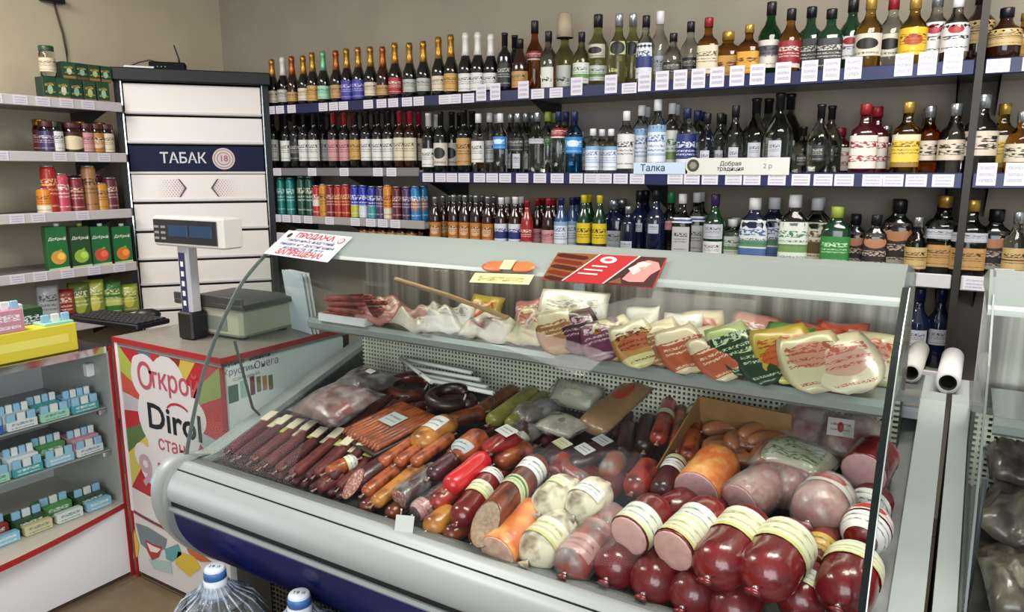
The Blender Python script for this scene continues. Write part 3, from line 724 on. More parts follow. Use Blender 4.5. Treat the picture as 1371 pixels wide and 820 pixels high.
for px, py, k in cans:
    R = .0265; y = SF + .0
    for _ in range(14):
        x = at_y(px, 270, y).x
        if all((x - a) ** 2 + (y - b) ** 2 > (2 * R) ** 2 for a, b in placed[-5:]): break
        y += .014
    placed.append((x, y)); h = round((at_y(px, py, y).z - ZC3) / .004) * .004
    i = seen.get(k, 0); seen[k] = i + 1
    put_vessel('drink_can', cnames[k] + ', ' + place_words(i, cn[k], 'on the short can shelf'), 'can', 'drink cans on the short shelf', ('can', R, cl[k], CAP_S, [(.06, .9, cl[k], 200)]), (x, y, ZC3 + .0005), h, .4)

# long price boards standing on the middle shelf
def board(px0, px1, py0, py1, y, label, col, texts, name='price_board'):
    a = at_y(px0, py1, y); b = at_y(px1, py1, y); c = at_y(px0, py0, y)
    w, h = b.x - a.x, c.z - a.z
    t = thing(name, label, 'sign', ((a.x + b.x) / 2, y, a.z))
    fn = frame((0, 0, h / 2), (1, 0, 0), (0, 0, 1))
    mb = MB(); sheet(mb, fn, w, h, 0, .006); part('panel', mb, col, t)
    for s, u, sz, m in texts:
        mb = MB(); text_into(mb, s, lambda uu, vv, k: fn(uu + u * w, vv, k), sz, bold=.01); part('lettering', mb, m, t)
    return t, fn, w, h
board(848, 917, 218, 233, SY - .014, 'pale blue-white price board under the white vodka bottles', mat('blue_white_board', 'c3d6ea', .4), [('Талка', -.12, .04, mat('navy_ink', '232a4a', .6))])
t, fn, w, h = board(920, 1056, 212, 234, SY - .014, 'long white price board with round dark emblem on middle shelf rail', mat('off_white_board', 'd6d6d0', .4), [('Добрая\nтрадиция', -.06, .024, INK), ('2 р', .3, .026, mat('grey_ink', '8a8a88', .6))])
mb = MB(); mb.poly([fn(-w * .44 + .034 * cos(a * pi / 10), .004 + .034 * sin(a * pi / 10), .001) for a in range(20)], 0)
mb.poly([fn(-w * .44 + .026 * cos(a * pi / 10), .004 + .026 * sin(a * pi / 10), .002) for a in range(20)], 1)
mb.poly([fn(-w * .44 + .016 * cos(a * pi / 3), .004 + .016 * sin(a * pi / 3), .003) for a in range(6)], 2)
part('emblem', mb, [mat('cream_print', 'd8d4c0', .5), mat('dark_green_print', '39423a', .5), mat('khaki_print', '8a8a70', .5)], t)

# ------------------------------------------------------------------ left-wall shelves
LX = -4.0
lrail = mat('lilac_white_rail', 'c4bfc0', .4)
ZL = [at_x(100, y, LX).z for y in (136, 207, 286, 362)] + [.74]
for z, nm in zip(ZL, ('highest', 'second', 'third', 'juice', 'lowest')):
    wall_shelf('wall_shelf', {'highest': 'highest left-wall shelf, of green tea boxes', 'second': 'left-wall shelf of dark jars, second from top', 'third': 'left-wall shelf of red tins, above the juice', 'juice': 'left-wall shelf holding the juice cartons', 'lowest': 'lowest left-wall shelf, behind the counter'}[nm],
               .9, 2.42, 0, .43, z, .05, rail_tags(.9, 2.42, .11, .25, 0), lrail, rz=pi / 2, pivot=(LX, 0, 0))
tea_mats = [print_mat('tea_print_%d' % i, c, 'c9a24a', ((.6, .75, .8), (.3, .4, 1.4)), bands=((.0, .16, b),), spot=(.5, .45, .2, .2, s)) for i, (c, b, s) in enumerate((('1c4a33', '8a6a3c', '9fc9b0'), ('20523a', 'a07a46', 'd8d8c0'), ('173b33', '6d4a2e', '7fb8a6'), ('2b4a2c', '9a7440', 'b8c48a')))]
kraftside = mat('dark_green_card', '1b3a2b', .6)


def carton(name, label, cat, group, loc, w, d, h, face, side, rz, extra=None):
    t = thing(name, label, cat, loc, rz, group)
    part('carton_body', MB().cbox((0, 0, h / 2), (w, d, h), .003), side, t)
    mb = MB(); sheet(mb, frame((0, -d / 2 - .0008, h / 2), (1, 0, 0), (0, 0, 1)), w * .96, h * .97, 0, .0006); part('printed_front', mb, face, t)
    if extra: extra(t, w, d, h)
    return t


FACE = 1.15
n = 0
for lvl, xs in ((0, (62, 80, 97, 115, 133)), (1, (90, 107, 124, 138))):
    for i, px in enumerate(xs):
        q = at_x(px, 120, LX - .06 - (.02 if lvl else 0)); hh = .115 if lvl == 0 else .085
        carton('tea_box', 'dark green tea box, ' + place_words(i, len(xs), 'lower layer, highest left shelf' if lvl == 0 else 'upper layer, highest left shelf'), 'box', 'tea boxes on the highest left shelf',
               (q.x, q.y, ZL[0] + .0008 + (.117 if lvl else 0)), .066, .075, hh, tea_mats[n % 4], kraftside, pi / 2)
        n += 1
q = at_x(64, 90, LX - .05)
put_vessel('food_jar', 'jar with green lid and pale label on the tea boxes', 'jar', None, ('jar', .036, G_SMOKE, mat('dark_green_lid', '2a4a2e', .4), [(.15, .6, L['cream'], 200)]), (q.x, q.y, ZL[0] + .118), .15, FACE)
jl = [('dark purple jar', 63, 'rose', G_BLACK), ('dark jar with white label', 75, 'white', G_BLACK), ('wide jar with big oval cream label', 99, 'oval', G_BROWN), ('dark red jar with pale print', 116, 'pinkw', G_REDD), ('brown jar with dark label', 130, 'orange', G_BROWN), ('slim dark jar with cream label', 143, 'cream', G_BLACK)]
L['rose'] = cl['plum']; L['oval'] = print_mat('label_oval', '3a1d16', 'e8dcc0', rows=((.6, .75, .7),), spot=(.5, .45, .45, .36, 'd6c7a4'))
for nm, px, l, g in jl:
    q = at_x(px, 190, LX - .055); R = .052 if 'wide' in nm else .036
    put_vessel('coffee_jar', nm + ' on the second left-wall shelf', 'jar', 'jars on the left-wall shelf', ('jar', R, g, CAP_K if 'white' in nm else mat('maroon_lid', '4a1c1e', .4), [(.1, .7, L[l], 190)]), (q.x - (R - .036), q.y, ZL[1] + .0005), .165, FACE)
    if px in (63, 116, 143):
        put_vessel('coffee_jar', 'dark jar standing behind the ' + nm, 'jar', 'jars on the left-wall shelf', ('jar', .036, G_BROWN, FOIL, [(.1, .7, cl['darkred'], 190)]), (q.x - .115, q.y + .03, ZL[1] + .0005), .18, FACE)
tl = [(60, 252, 'orangew', 'orange short tin'), (68, 222, 'scarlet', 'tall scarlet tin'), (84, 232, 'rose', 'tall rose red tin'), (103, 238, 'maroon', 'maroon tin with pale print'), (122, 222, 'fawn', 'tall brown tin'), (149, 238, 'darkred', 'dark red tin by the cabinet'), (136, 245, 'gold', 'gold tin')]
for px, py, k, nm in tl:
    q = at_x(px, 270, LX - .05); h = round((at_x(px, py, LX - .05).z - ZL[2]) / .004) * .004
    put_vessel('food_tin', nm + ' on the third left-wall shelf', 'tin', 'tins on the left-wall shelf', ('can', .036, cl[k], CAP_S, [(.05, .92, cl[k], 220)]), (q.x, q.y, ZL[2] + .0005), h, FACE)
for i, px in enumerate((76, 95, 112, 131)):
    q = at_x(px, 270, LX - .15)
    put_vessel('food_tin', 'dark tin in the back row, ' + place_words(i, 4, 'on third left-wall shelf'), 'tin', 'tins on the left-wall shelf', ('can', .034, cl['maroon'], CAP_S, [(.05, .92, cl['darkred'], 220)]), (q.x, q.y, ZL[2] + .0005), .2, FACE)
# juice cartons
jg = mat('green_carton', '1c6b36', .35, coat=.2)
leafm = mat('leaf_green_print', '7fae3c', .5); whm = mat('white_print', 'e6e6de', .5)
for px, col, nm, dk in ((74, 'd09a3c', 'green juice carton with a yellow orange', 0), (105, '8fb23c', 'dark juice carton with a green apple', 1), (132, 'c8503a', 'green juice carton with a red apple', 0), (161, 'd8762c', 'green juice carton with an orange fruit', 0)):
    q = at_x(px, 330, LX - .05); h = at_x(px, 303, LX - .05).z - ZL[3]
    t = thing('juice_carton', nm + ' on the left-wall shelf', 'carton', (q.x, q.y, ZL[3] + .0008), FACE + .25, 'juice cartons on the left-wall shelf')
    w, d = .098, .07
    part('carton_body', MB().cbox((0, 0, h / 2), (w, d, h), .003), jg if not dk else mat('dark_green_carton', '244a24', .35, coat=.2), t)
    fn = frame((0, -d / 2, h / 2), (1, 0, 0), (0, 0, 1))
    mb = MB(); r = .036
    mb.poly([fn(r * cos(a * pi / 8), -.045 + r * sin(a * pi / 8), .0012) for a in range(16)], 0)
    mb.poly([fn(.012 + r * .5 * cos(a * pi / 6), -.04 + r * .5 * sin(a * pi / 6), .0018) for a in range(12)], 1)
    mb.poly([fn(-.004, -.012, .002), fn(.016, .0, .002), fn(.022, -.012, .002)], 2)
    mb.poly([fn(-w / 2, -h / 2 + .004, .001), fn(w / 2, -h / 2 + .004, .001), fn(w / 2, -h / 2 + .022, .001), fn(-w / 2, -h / 2 + .016, .001)], 3)
    part('fruit_print', mb, [mat('fruit_' + col, col, .45), mat('fruit2_' + col, [min(1, int(col[i:i + 2], 16) / 255 * 1.2 + .04) for i in (0, 2, 4)], .45), leafm, mat('pale_lime_print', 'b8c890', .5)], t)
    mb = MB(); text_into(mb, 'Добрый', fn and (lambda u, v, k: fn(u, v + .052, .0015)), .021, bold=.02, shear=.15); part('lettering', mb, whm, t)
    part('cap', MB().lathe([(.013, 0), (.013, .014), (0, .014)], 10), CAP_W if not dk else CAP_L, t, loc=(.015, 0, h))
# lime pouches on the lowest left shelf


def pouch_mesh(w, h, th, seedv=0, nx=8, ny=10, crimp=.0, wob=.006, round_=0.0, curl=0.0):
    """filled flat packet: local X width, local Z height, thickness along Y, base at z=0; UV front"""
    rnd = random.Random(seedv); mb = MB(); ph = [rnd.uniform(0, 6.28) for _ in range(6)]
    def P(i, j, s):
        u, v = i / nx * 2 - 1, j / ny * 2 - 1
        k = (1 - abs(u) ** 3.0) * (1 - abs(v) ** 3.5); k = max(k, 0) ** .7
        x, z = u * w / 2, v * h / 2
        if round_:
            rr = sqrt(1 - round_ * min(1, max(0, -v)) ** 2 * 1.0) if v < 0 else sqrt(1 - round_ * .35 * v * v)
            x *= rr
        d = s * k * th / 2 + wob * (sin(3.1 * u + ph[0]) * cos(2.3 * v + ph[1]) + .6 * sin(7 * u + ph[2] + 5 * v) * k)
        d += curl * (v - .2) ** 2 * (1 if v > .2 else -.25)
        return (x, d, z + h / 2)
    idx = {}
    for s in (-1, 1):
        for i in range(nx + 1):
            for j in range(ny + 1):
                edge = i in (0, nx) or j in (0, ny)
                if s == 1 and edge: idx[s, i, j] = idx[-1, i, j]; continue
                idx[s, i, j] = len(mb.v); mb.v.append(P(i, j, s))
    for s in (-1, 1):
        for i in range(nx):
            for j in range(ny):
                q = [idx[s, i, j], idx[s, i + 1, j], idx[s, i + 1, j + 1], idx[s, i, j + 1]]
                uv = [(i / nx, j / ny), ((i + 1) / nx, j / ny), ((i + 1) / nx, (j + 1) / ny), (i / nx, (j + 1) / ny)]
                if s == 1: q.reverse(); uv.reverse()
                mb.face(q, 0, True, uv)
    return mb


pl = {k: print_mat('pouch_' + k, *a, rough=.3, coat=.3, **kw) for k, a, kw in (
    ('lime', ('8fa03a', 'e6ecb0'), dict(bands=((.7, .9, 'b7c250'),), spot=(.5, .4, .25, .2, 'd0cf5a'))), ('olive', ('5d7030', 'e6e6c0'), dict(spot=(.5, .45, .3, .24, 'a3b24a'))), ('red', ('8f2a24', 'e6d0b0'), dict(bands=((.0, .3, '3c3420'),))), ('grey', ('a9aeb0', '50545a'), {}), ('leaf', ('3f7a34', 'dfe6a8'), dict(bands=((.3, .5, 'c9cf6a'),))))}
for i, (px, py, k, nm) in enumerate(((64, 382, 'grey', 'grey packet'), (84, 388, 'red', 'dark red food packet'), (106, 378, 'olive', 'olive green food packet'), (126, 374, 'lime', 'lime green food packet'), (150, 376, 'leaf', 'leaf green food packet'), (172, 380, 'lime', 'lime green food packet by the cabinet'))):
    q = at_x(px, 400, LX - .06); h = at_x(px, py, LX - .06).z - ZL[4]
    t = thing('food_packet', nm + ' on the lowest left-wall shelf', 'packet', (q.x, q.y, ZL[4]), FACE, 'packets on the lowest left shelf')
    part('film', pouch_mesh(.105, h, .05, i), pl[k], t)

# ------------------------------------------------------------------ tobacco cabinet across the corner
A = Vector((-4.09, 2.44, 0)); B = Vector((-3.57, 3.07, 0)); CWID = (B - A).length
cabinet = thing('tobacco_cabinet', 'tall dark tobacco cabinet with white flaps and a navy sign, across the corner', 'cabinet', A, atan2(B.y - A.y, B.x - A.x))
frame_m = mat('anthracite_metal', '1f2126', .5, spec=.3); flap_m = mat('white_flap', 'e6dfda', .32)
part('side_panel', MB().bx(0, .035, 0, .36, 0, 2.04), frame_m, cabinet)
part('side_panel', MB().bx(CWID - .035, CWID, 0, .36, 0, 2.04), frame_m, cabinet)
part('back_panel', MB().bx(.035, CWID - .035, .34, .36, 0, 2.04), mat('dark_inside', '1c1d21', .6), cabinet)
part('top_box', MB().cbox((CWID / 2, .165, 2.075), (CWID + .03, .42, .07), .006), frame_m, cabinet)
for x in (.037, CWID - .037): part('edge_trim', MB().bx(x - .003, x + .003, -.008, .0, 0, 2.04), CHROME, cabinet)
FL = [(2.03, 1.862), (1.850, 1.699), (1.690, 1.545), (1.528, 1.370), (1.358, 1.204), (1.192, 1.034), (1.022, .884), (.872, .735), (.723, .58), (.568, .425), (.413, .1)]
for i, (a, b) in enumerate(FL):
    m = flap_m if i != 2 else mat('navy_sign', '0f1438', .55, spec=.2)
    fp = part('flap', MB().cbox((CWID / 2, .006, (a + b) / 2), (CWID - .092, .014, a - b), .003), m, cabinet)
    if i == 2: fp['label'] = 'navy sign flap with lettering'
    part('flap_rail', MB().cbox((CWID / 2, -.004, b + .010 if i != 2 else b - .008), (CWID - .088, .012, .013), .002), mat('light_grey_rail', 'cfccce', .3), fp)
    part('shelf_edge', MB().bx(.035, CWID - .035, .016, .34, b - .016, b - .008), frame_m, cabinet)
    if i == 2:
        fn = frame((CWID * .40, -.003, (a + b) / 2), (1, 0, 0), (0, 0, 1))
        mb = MB(); text_into(mb, 'ТАБАК', fn, .083, sx=.9, bold=.015); part('lettering', mb, mat('silver_print', 'c9c9d2', .4), fp)
        fn2 = frame((.545, -.003, (a + b) / 2), (1, 0, 0), (0, 0, 1)); mb = MB()
        C_ = lambda r, k, m, n=24: mb.poly([fn2(r * cos(j * 2 * pi / n), r * sin(j * 2 * pi / n), k) for j in range(n)], m)
        C_(.062, .001, 0); C_(.054, .0015, 1); C_(.050, .002, 0); C_(.037, .0025, 1); C_(.033, .003, 0)
        text_into(mb, '18', fn2, .048, 1, bold=.02, k=.0035)
        part('age_emblem', mb, [mat('pale_pink_print', 'cfc3c3', .5), mat('dull_red_print', '9a5a5e', .5)], fp)
    if i == 3:
        fn3 = frame((CWID / 2 - .01, -.003, (a + b) / 2), (1, 0, 0), (0, 0, 1))
        for s in (-1, 1):
            mb = MB()
            for sy in (-1, 1):
                mb.poly([fn3(s * .065, 0, .001), fn3(s * .077, 0, .001), fn3(s * .110, sy * .052, .001), fn3(s * .101, sy * .052, .001)], 0)
            part('chevron_mark', mb, mat('plum_print', '5a4258', .5), fp)
            mb = MB()
            for cx in range(9):
                for cy in range(-4, 5):
                    x = .085 + cx * .016 + (cy % 2) * .008; r = .0052 * (1 - cx / 11)
                    if abs(cy) * .0115 > max(.0, (x - .07)) * 1.25 + .004: continue
                    mb.poly([fn3(s * x + r * cos(j * pi / 3), cy * .0115 + r * sin(j * pi / 3), .001) for j in range(6)], 0)
            o = part('dot_print', mb, mat('rose_dot_print', 'c79aa6', .5), fp); o['kind'] = 'stuff'
# router and papers on top of the cabinet
M = Matrix.Translation(A) @ Matrix.Rotation(cabinet.rotation_euler.z, 4, 'Z')
zt = 2.11
q = M @ Vector((.28, .06, zt + .0008))
t = thing('wifi_router', 'small black router with one antenna on top of the tobacco cabinet', 'router', q, cabinet.rotation_euler.z)
part('router_body', MB().cbox((0, 0, .022), (.19, .1, .043), .005), mat('matt_black_plastic', '0c0c0e', .7, spec=.2), t)
part('antenna', MB().tube([(.06, .04, .04), (.055, .045, .08), (.035, .05, .15)], [.006, .005, .0035], 8), BLACK, t)
for k in range(3): part('status_light', MB().cbox((-.05 + .02 * k, -.0505, .016), (.006, .001, .004), .0003), mat('pale_green_led', '9ac8a0', .4), t)
q = M @ Vector((.13, .05, zt + .0006)); t = thing('paper_stack', 'thin stack of white papers beside the router', 'papers', q, cabinet.rotation_euler.z + .1)
for k in range(4): part('sheet', MB().box((random.uniform(-.004, .004), random.uniform(-.004, .004), .002 + .0035 * k), (.15, .11, .003)), PAPER, t)
q0 = M @ Vector((.2, .1, zt + .006)); o = part('router_cable', MB().tube([M @ Vector((.06, .12, zt + .02)), M @ Vector((.12, .14, zt + .05)), M @ Vector((.18, .13, zt + .065)), M @ Vector((.23, .11, zt + .05)), M @ Vector((.25, .105, zt + .018))], .004, 6), BLACK)
tag(o, 'dark cable looping from the router over the papers', 'cable')

# ------------------------------------------------------------------ gum counter
cx0, cx1, cy0, cy1, cz = -2.598, -1.99, 1.46, 2.03, .955
counter = thing('sales_counter', 'white sales counter with a bright chewing gum poster front', 'counter', (0, 0, 0))
lam = mat('cream_laminate', 'cfc9c0', .4); grey_lam = mat('pale_grey_side', 'c9d2d2', .4)
part('carcass', MB().bx(cx0 + .004, cx1 - .002, cy0 + .004, cy1, .03, cz - .03), grey_lam, counter)
part('plinth', MB().bx(cx0 + .01, cx1 - .02, cy0 + .012, cy1, 0, .03), mat('brown_plinth', '4a382c', .6), counter)
top_m = mat('grey_beige_worktop', '8f8a80', .35, col2='857f76', scale=40)
part('worktop', MB().bx(cx0, cx1, cy0 - .004, cy1, cz - .028, cz), top_m, counter)
part('worktop_edging', MB().bx(cx0, cx1 + .004, cy0 - .008, cy0 - .004, cz - .018, cz + .001).bx(cx1, cx1 + .004, cy0 - .004, cy1, cz - .018, cz + .001), RED, counter)
part('corner_strip', MB().bx(cx0 - .002, cx0 + .009, cy0 - .006, cy0 + .004, 0, cz - .018), RED, counter); part('white_strip', MB().bx(cx0 + .009, cx0 + .026, cy0 - .005, cy0 + .004, .28, cz - .018), PAPER, counter)
part('corner_strip', MB().bx(cx1 - .004, cx1 + .004, cy0 - .006, cy0 + .004, 0, cz - .03), RED, counter)
part('side_edging', MB().bx(cx1 - .002, cx1 + .004, cy1 - .03, cy1, 0, cz - .03), mat('brown_edging', '4a2622', .5), counter)
# front poster
px0, px1, pz0, pz1 = cx0 + .026, cx1 - .014, .285, cz - .034
ox, oz = (px0 + px1) / 2, (pz0 + pz1) / 2
fn = frame((ox, cy0 - .0015, oz), (1, 0, 0), (0, 0, 1)); hw, hh = (px1 - px0) / 2, (pz1 - pz0) / 2
def pp(px, py): p = at_y(px, py, cy0); return p.x - ox, p.z - oz
mb = MB(); sheet(mb, fn, hw * 2, hh * 2, 0, .003)
cols = ['b3262c', '8c9a4e', 'b3262c', 'c9b04a', '8a2a24', 'a9b7b8', 'b83038', '4f6d86', 'b3262c', 'a8b04a', 'c04a3a', 'b9b0b4', 'b3262c', '56703a', 'c8b85a', 'b3262c', '9fb0ba', 'a82830', '90a04a', 'd0a63c', '6a3528', 'b3262c', 'a9b7b8', 'c03a3c']
pm = [mat('poster_base_red', 'b3262c', .4)] + [mat('poster_ray_' + c, c, .4) for c in cols]
uc, vc = pp(226, 556)
for i in range(24):
    a, b = 2 * pi * i / 24 + .1, 2 * pi * (i + 1) / 24 + .1
    pts = clip_poly([(uc, vc), (uc + 2 * cos(a), vc + 2 * sin(a)), (uc + 2 * cos(b), vc + 2 * sin(b))], -hw, hw, -hh, hh)
    if pts: mb.poly([fn(u, v, .0006) for u, v in pts], 1 + i)
part('poster', mb, pm, counter)['label'] = 'striped red, green and blue poster sheet'
mb = MB()
for kk, (cxp, cyp, r) in enumerate(((195, 505, .085), (225, 515, .1), (250, 540, .07), (215, 560, .13), (245, 575, .1), (222, 600, .1), (205, 625, .075), (192, 610, .05), (240, 605, .07), (186, 490, .04), (262, 560, .06))):
    u, v = pp(cxp, cyp)
    pts = clip_poly([(u + r * cos(j * pi / 12), v + r * sin(j * pi / 12)) for j in range(24)], -hw, hw, -hh, hh)
    if pts: mb.poly([fn(a, b, .001 + .00004 * kk) for a, b in pts], 0)
part('cloud_print', mb, mat('poster_cloud', 'd9d2d0', .4), counter)
def pt(s, px, py, size, col, name, **k):
    u, v = pp(px, py); mb = MB(); text_into(mb, s, lambda x, y, kk: fn(u + x + .0 * y, v + y, .002), size, **k); part('lettering', mb, mat(name, col, .45), counter)
pt('О', 195, 506, .135, 'b8505e', 'rose_print', bold=.012, sx=.95)
pt('ткрой', 234, 514, .108, 'b8505e', 'rose_print', bold=.012, sx=.95)
pt('Dirol', 234, 567, .132, '1b1c1f', 'black_print', bold=.02, sx=1.12)
pt('стань', 236, 600, .075, 'b8505e', 'rose_print', bold=.01)
pt('9', 197, 632, .17, 'b79aa2', 'mauve_print', bold=.02)
pt('лу!', 226, 632, .1, 'b8505e', 'rose_print')
u, v = pp(240, 557); mb = MB()
ar = [(radians(150 - 110 * j / 10)) for j in range(11)]
for a, b in zip(ar, ar[1:]): mb.poly([fn(u + .075 * cos(a), v + .05 * sin(a) - .005, .0022), fn(u + .075 * cos(b), v + .05 * sin(b) - .005, .0022), fn(u + .068 * cos(b), v + .041 * sin(b) - .005, .0022), fn(u + .068 * cos(a), v + .041 * sin(a) - .005, .0022)])
part('red_arc', mb, mat('poster_base_red', 'b3262c', .4), counter)
# lower band (bowed) and kick panel with a smile
mb = MB(); n = 10
for j in range(n):
    a, b = -hw + 2 * hw * j / n, -hw + 2 * hw * (j + 1) / n
    dip = lambda t: -.02 * (1 - (t / hw) ** 2)
    mb.poly([fn(a, -hh + .095 + dip(a), .003), fn(a, -hh + dip(a), .003), fn(b, -hh + dip(b), .003), fn(b, -hh + .095 + dip(b), .003)][::-1], 0)
    mb.poly([fn(a, -hh + dip(a), .004), fn(a, -hh - .012 + dip(a), .004), fn(b, -hh - .012 + dip(b), .004), fn(b, -hh + dip(b), .004)][::-1], 1)
part('lower_band', mb, [mat('poster_cream', 'd6cfc9', .4), mat('brown_red_trim', '6e2a22', .4)], counter)
part('kick_panel', MB().bx(cx0 + .02, cx1 - .012, cy0 - .003, cy0 + .004, .03, .285), mat('kick_white', 'd3cec8', .4), counter)
fk = frame((0, cy0 - .0045, 0), (1, 0, 0), (0, 0, 1)); mb = MB()
def kp(px, py): p = at_y(px, py, cy0); return p.x, p.z
def blob(pts, mi, k): mb.poly([fk(*kp(*p), k) for p in pts][::-1], mi)
blob([(183, 700), (200, 706), (225, 722), (222, 735), (205, 742), (190, 728)], 0, .0002)
blob([(196, 722), (206, 728), (219, 732), (214, 746), (205, 750), (199, 738)], 1, .0004)
blob([(198, 726), (207, 731), (217, 735), (212, 740), (203, 738)], 2, .0006)
blob([(222, 735), (240, 728), (245, 742), (232, 752), (224, 748)], 3, .0003)
blob([(240, 738), (262, 745), (270, 760), (255, 772), (246, 764), (236, 755)], 4, .0003)
blob([(250, 730), (272, 742), (285, 752), (270, 752), (254, 740)], 5, .0005)
blob([(181, 708), (188, 730), (186, 745), (180, 748)], 4, .0004)
blob([(200, 748), (230, 752), (232, 768), (208, 762)], 6, .0002)
part('kick_print', mb, [mat('print_steel', '6d7a7c', .5), mat('print_mouth_red', 'a8282e', .5), mat('print_teeth', 'e6d6cc', .5), mat('print_teal', '5a9a98', .5), mat('print_yellow', 'd0b03a', .5), mat('print_orange', 'b8602c', .5), mat('print_pale_teal', 'a3bdb6', .5)], counter)
# side poster facing the meat case
fs = frame((cx1 + .0012, 0, 0), (0, 1, 0), (0, 0, 1))
mb = MB(); a, b = cy0 + .012, cy1 - .03
sheet(mb, lambda u, v, k=0: fs(u + (a + b) / 2, v + .5 + .185, k), b - a, .47, 0, .003); part('side_poster', mb, mat('poster_white', 'eef2f2', .5), counter)
def sp(px, py): p = at_x(px, py, cx1 + .002); return p.y, p.z
def st(s, px, py, size, m, **k):
    y, z = sp(px, py); mb = MB(); text_into(mb, s, lambda u, v, kk: fs(y + u, z + v, .001), size, **k); part('lettering', mb, m, counter)
st('вкусные   новинки', 330, 482, .022, INK, bold=.02)
st('Хрустим', 321, 496, .031, mat('purple_ink', '6a5a86', .6)); st('Онега', 357, 486, .036, mat('purple_ink', '6a5a86', .6), sx=1.0)
st('всей семьёй', 330, 504, .018, mat('grey_ink', '8a8a88', .6))
mb = MB()
for (xa, ya, xb, yb), mi in (((305, 518, 320, 537), 0), ((321, 511, 333, 531), 1), ((334, 505, 342, 528), 2), ((343, 505, 350, 524), 3), ((351, 504, 358, 522), 4), ((359, 503, 366, 521), 3)):
    y0_, z1_ = sp(xa, ya); y1_, z0_ = sp(xb, yb)
    mb.poly([fs(y0_, z0_, .001), fs(y1_, z0_, .001), fs(y1_, z1_, .001), fs(y0_, z1_, .001)], mi)
part('snack_pictures', mb, [mat('snack_green', '3d6b46', .5), mat('snack_mint', 'a8c8b8', .5), mat('snack_maroon', '7a3236', .5), mat('snack_olive', '7d7a3c', .5), mat('snack_tan', 'b98a58', .5)], counter)

# scale on the counter
z = cz + .0008
q = at_z(250, 455, cz)
sc_t = thing('shop_scale', 'grey shop scale with a display on a pole, on the counter', 'scale', (q.x, q.y + .03, z), .05)
cream = mat('grey_cream_plastic', 'b9b7a0', .45)
part('pole_foot', MB().cbox((0, 0, .05), (.075, .07, .1), .006), BLACK, sc_t)
part('pole', MB().cbox((0, 0, .19), (.058, .04, .32), .004), mat('pale_grey_plastic', 'b5b3b6', .4), sc_t)
part('pole_label', MB().cbox((-.006, -.0208, .2), (.032, .001, .22), .0003), mat('navy_label', '2c2c55', .5), sc_t)
mb = MB()
for k in range(5): mb.box((-.006, -.0215, .13 + .035 * k), (.014, .001, .018))
part('pole_print', mb, PAPER, sc_t)
dh = MB().cbox((.055, .005, .385), (.36, .085, .105), .006); R_ = None
d = part('display_head', dh, mat('white_plastic', 'd6d4cc', .4), sc_t)
part('display_panel', MB().cbox((.045, -.0385, .385), (.325, .003, .082), .001), mat('dark_display', '20242c', .2), d)
part('display_window', MB().cbox((.012, -.0405, .388), (.1, .002, .04), .0005).cbox((.128, -.0405, .388), (.11, .002, .04), .0005), mat('blue_lcd', '1e3c5e', .15), d)
mb = MB()
for k in range(6): mb.box((-.1 + (k % 2) * .035, -.0406, .36 + .02 * (k // 2)), (.024, .001, .008))
part('display_print', mb, mat('grey_ink', '8a8a88', .6), d)
q2 = at_z(304, 447, cz) + Vector((.0, .06, 0)); lx, ly = q2.x - sc_t.location.x, q2.y - sc_t.location.y
Mz = Matrix.Rotation(-.05, 3, 'Z'); lv = Mz @ Vector((lx, ly, 0)); lx, ly = lv.x, lv.y
part('base_body', MB().cbox((lx, ly, .06), (.30, .25, .105), .012), cream, sc_t)
part('keypad', MB().cbox((lx + .02, ly - .126, .055), (.12, .003, .05), .001), mat('keypad_grey', '7d8578', .5), sc_t)
part('platform', MB().cbox((lx, ly, .122), (.36, .28, .02), .004).cbox((lx, ly - .135, .14), (.36, .008, .03), .002), mat('dark_platform', '3a3a38', .4), sc_t)
for sx in (-1, 1): part('foot', MB().lathe([(.018, 0), (.018, .01)], 10), BLACK, sc_t, loc=(lx + sx * .12, ly - .09, 0))
for sx in (-1, 1): part('foot', MB().lathe([(.018, 0), (.018, .01)], 10), BLACK, sc_t, loc=(lx + sx * .12, ly + .09, 0))
# white sheets added for the reflections in the case glass, beside the scale
t = thing('reflection_sheets', 'white sheets standing in for glass reflections, on the counter beside the scale', 'papers', (-2.075, 1.86, cz + .001), -.25)
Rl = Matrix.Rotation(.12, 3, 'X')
for k in range(3): part('sheet', MB().box((.004 * k, .012 * k, .115), (.15, .003, .23), 0, Rl), PAPER if k else mat('pale_blue_reflection', 'cfdbe4', .6), t)
# mouse and keyboard
q = at_z(198, 425, cz)
t = thing('computer_mouse', 'black computer mouse on the counter by the scale pole', 'mouse', (q.x, q.y, cz + .0008), -.6)
part('mouse_body', MB().lathe([(.030, 0), (.032, .008), (.027, .024), (.014, .033), (0, .035)], 14, 0, 2.3, 1.6), BLACK, t)
part('scroll_wheel', MB().tube([(-.004, -.03, .028), (.004, -.03, .028)], .006, 8), DARK, t)
q = at_z(150, 434, cz); q.y += .03
t = thing('keyboard', 'black keyboard lying between the counter and the showcase', 'keyboard', (q.x, q.y, cz + .0008), .1)
part('keyboard_body', MB().cbox((0, 0, .011), (.40, .15, .02), .004), BLACK, t)
kk = MB()
for i in range(14):
    for j in range(5): kk.cbox((-.178 + .0274 * i, -.055 + .0274 * j, .0235), (.022, .022, .006), .002)
o = part('keys', kk, mat('dark_key', '202126', .5), t); o['kind'] = 'stuff'

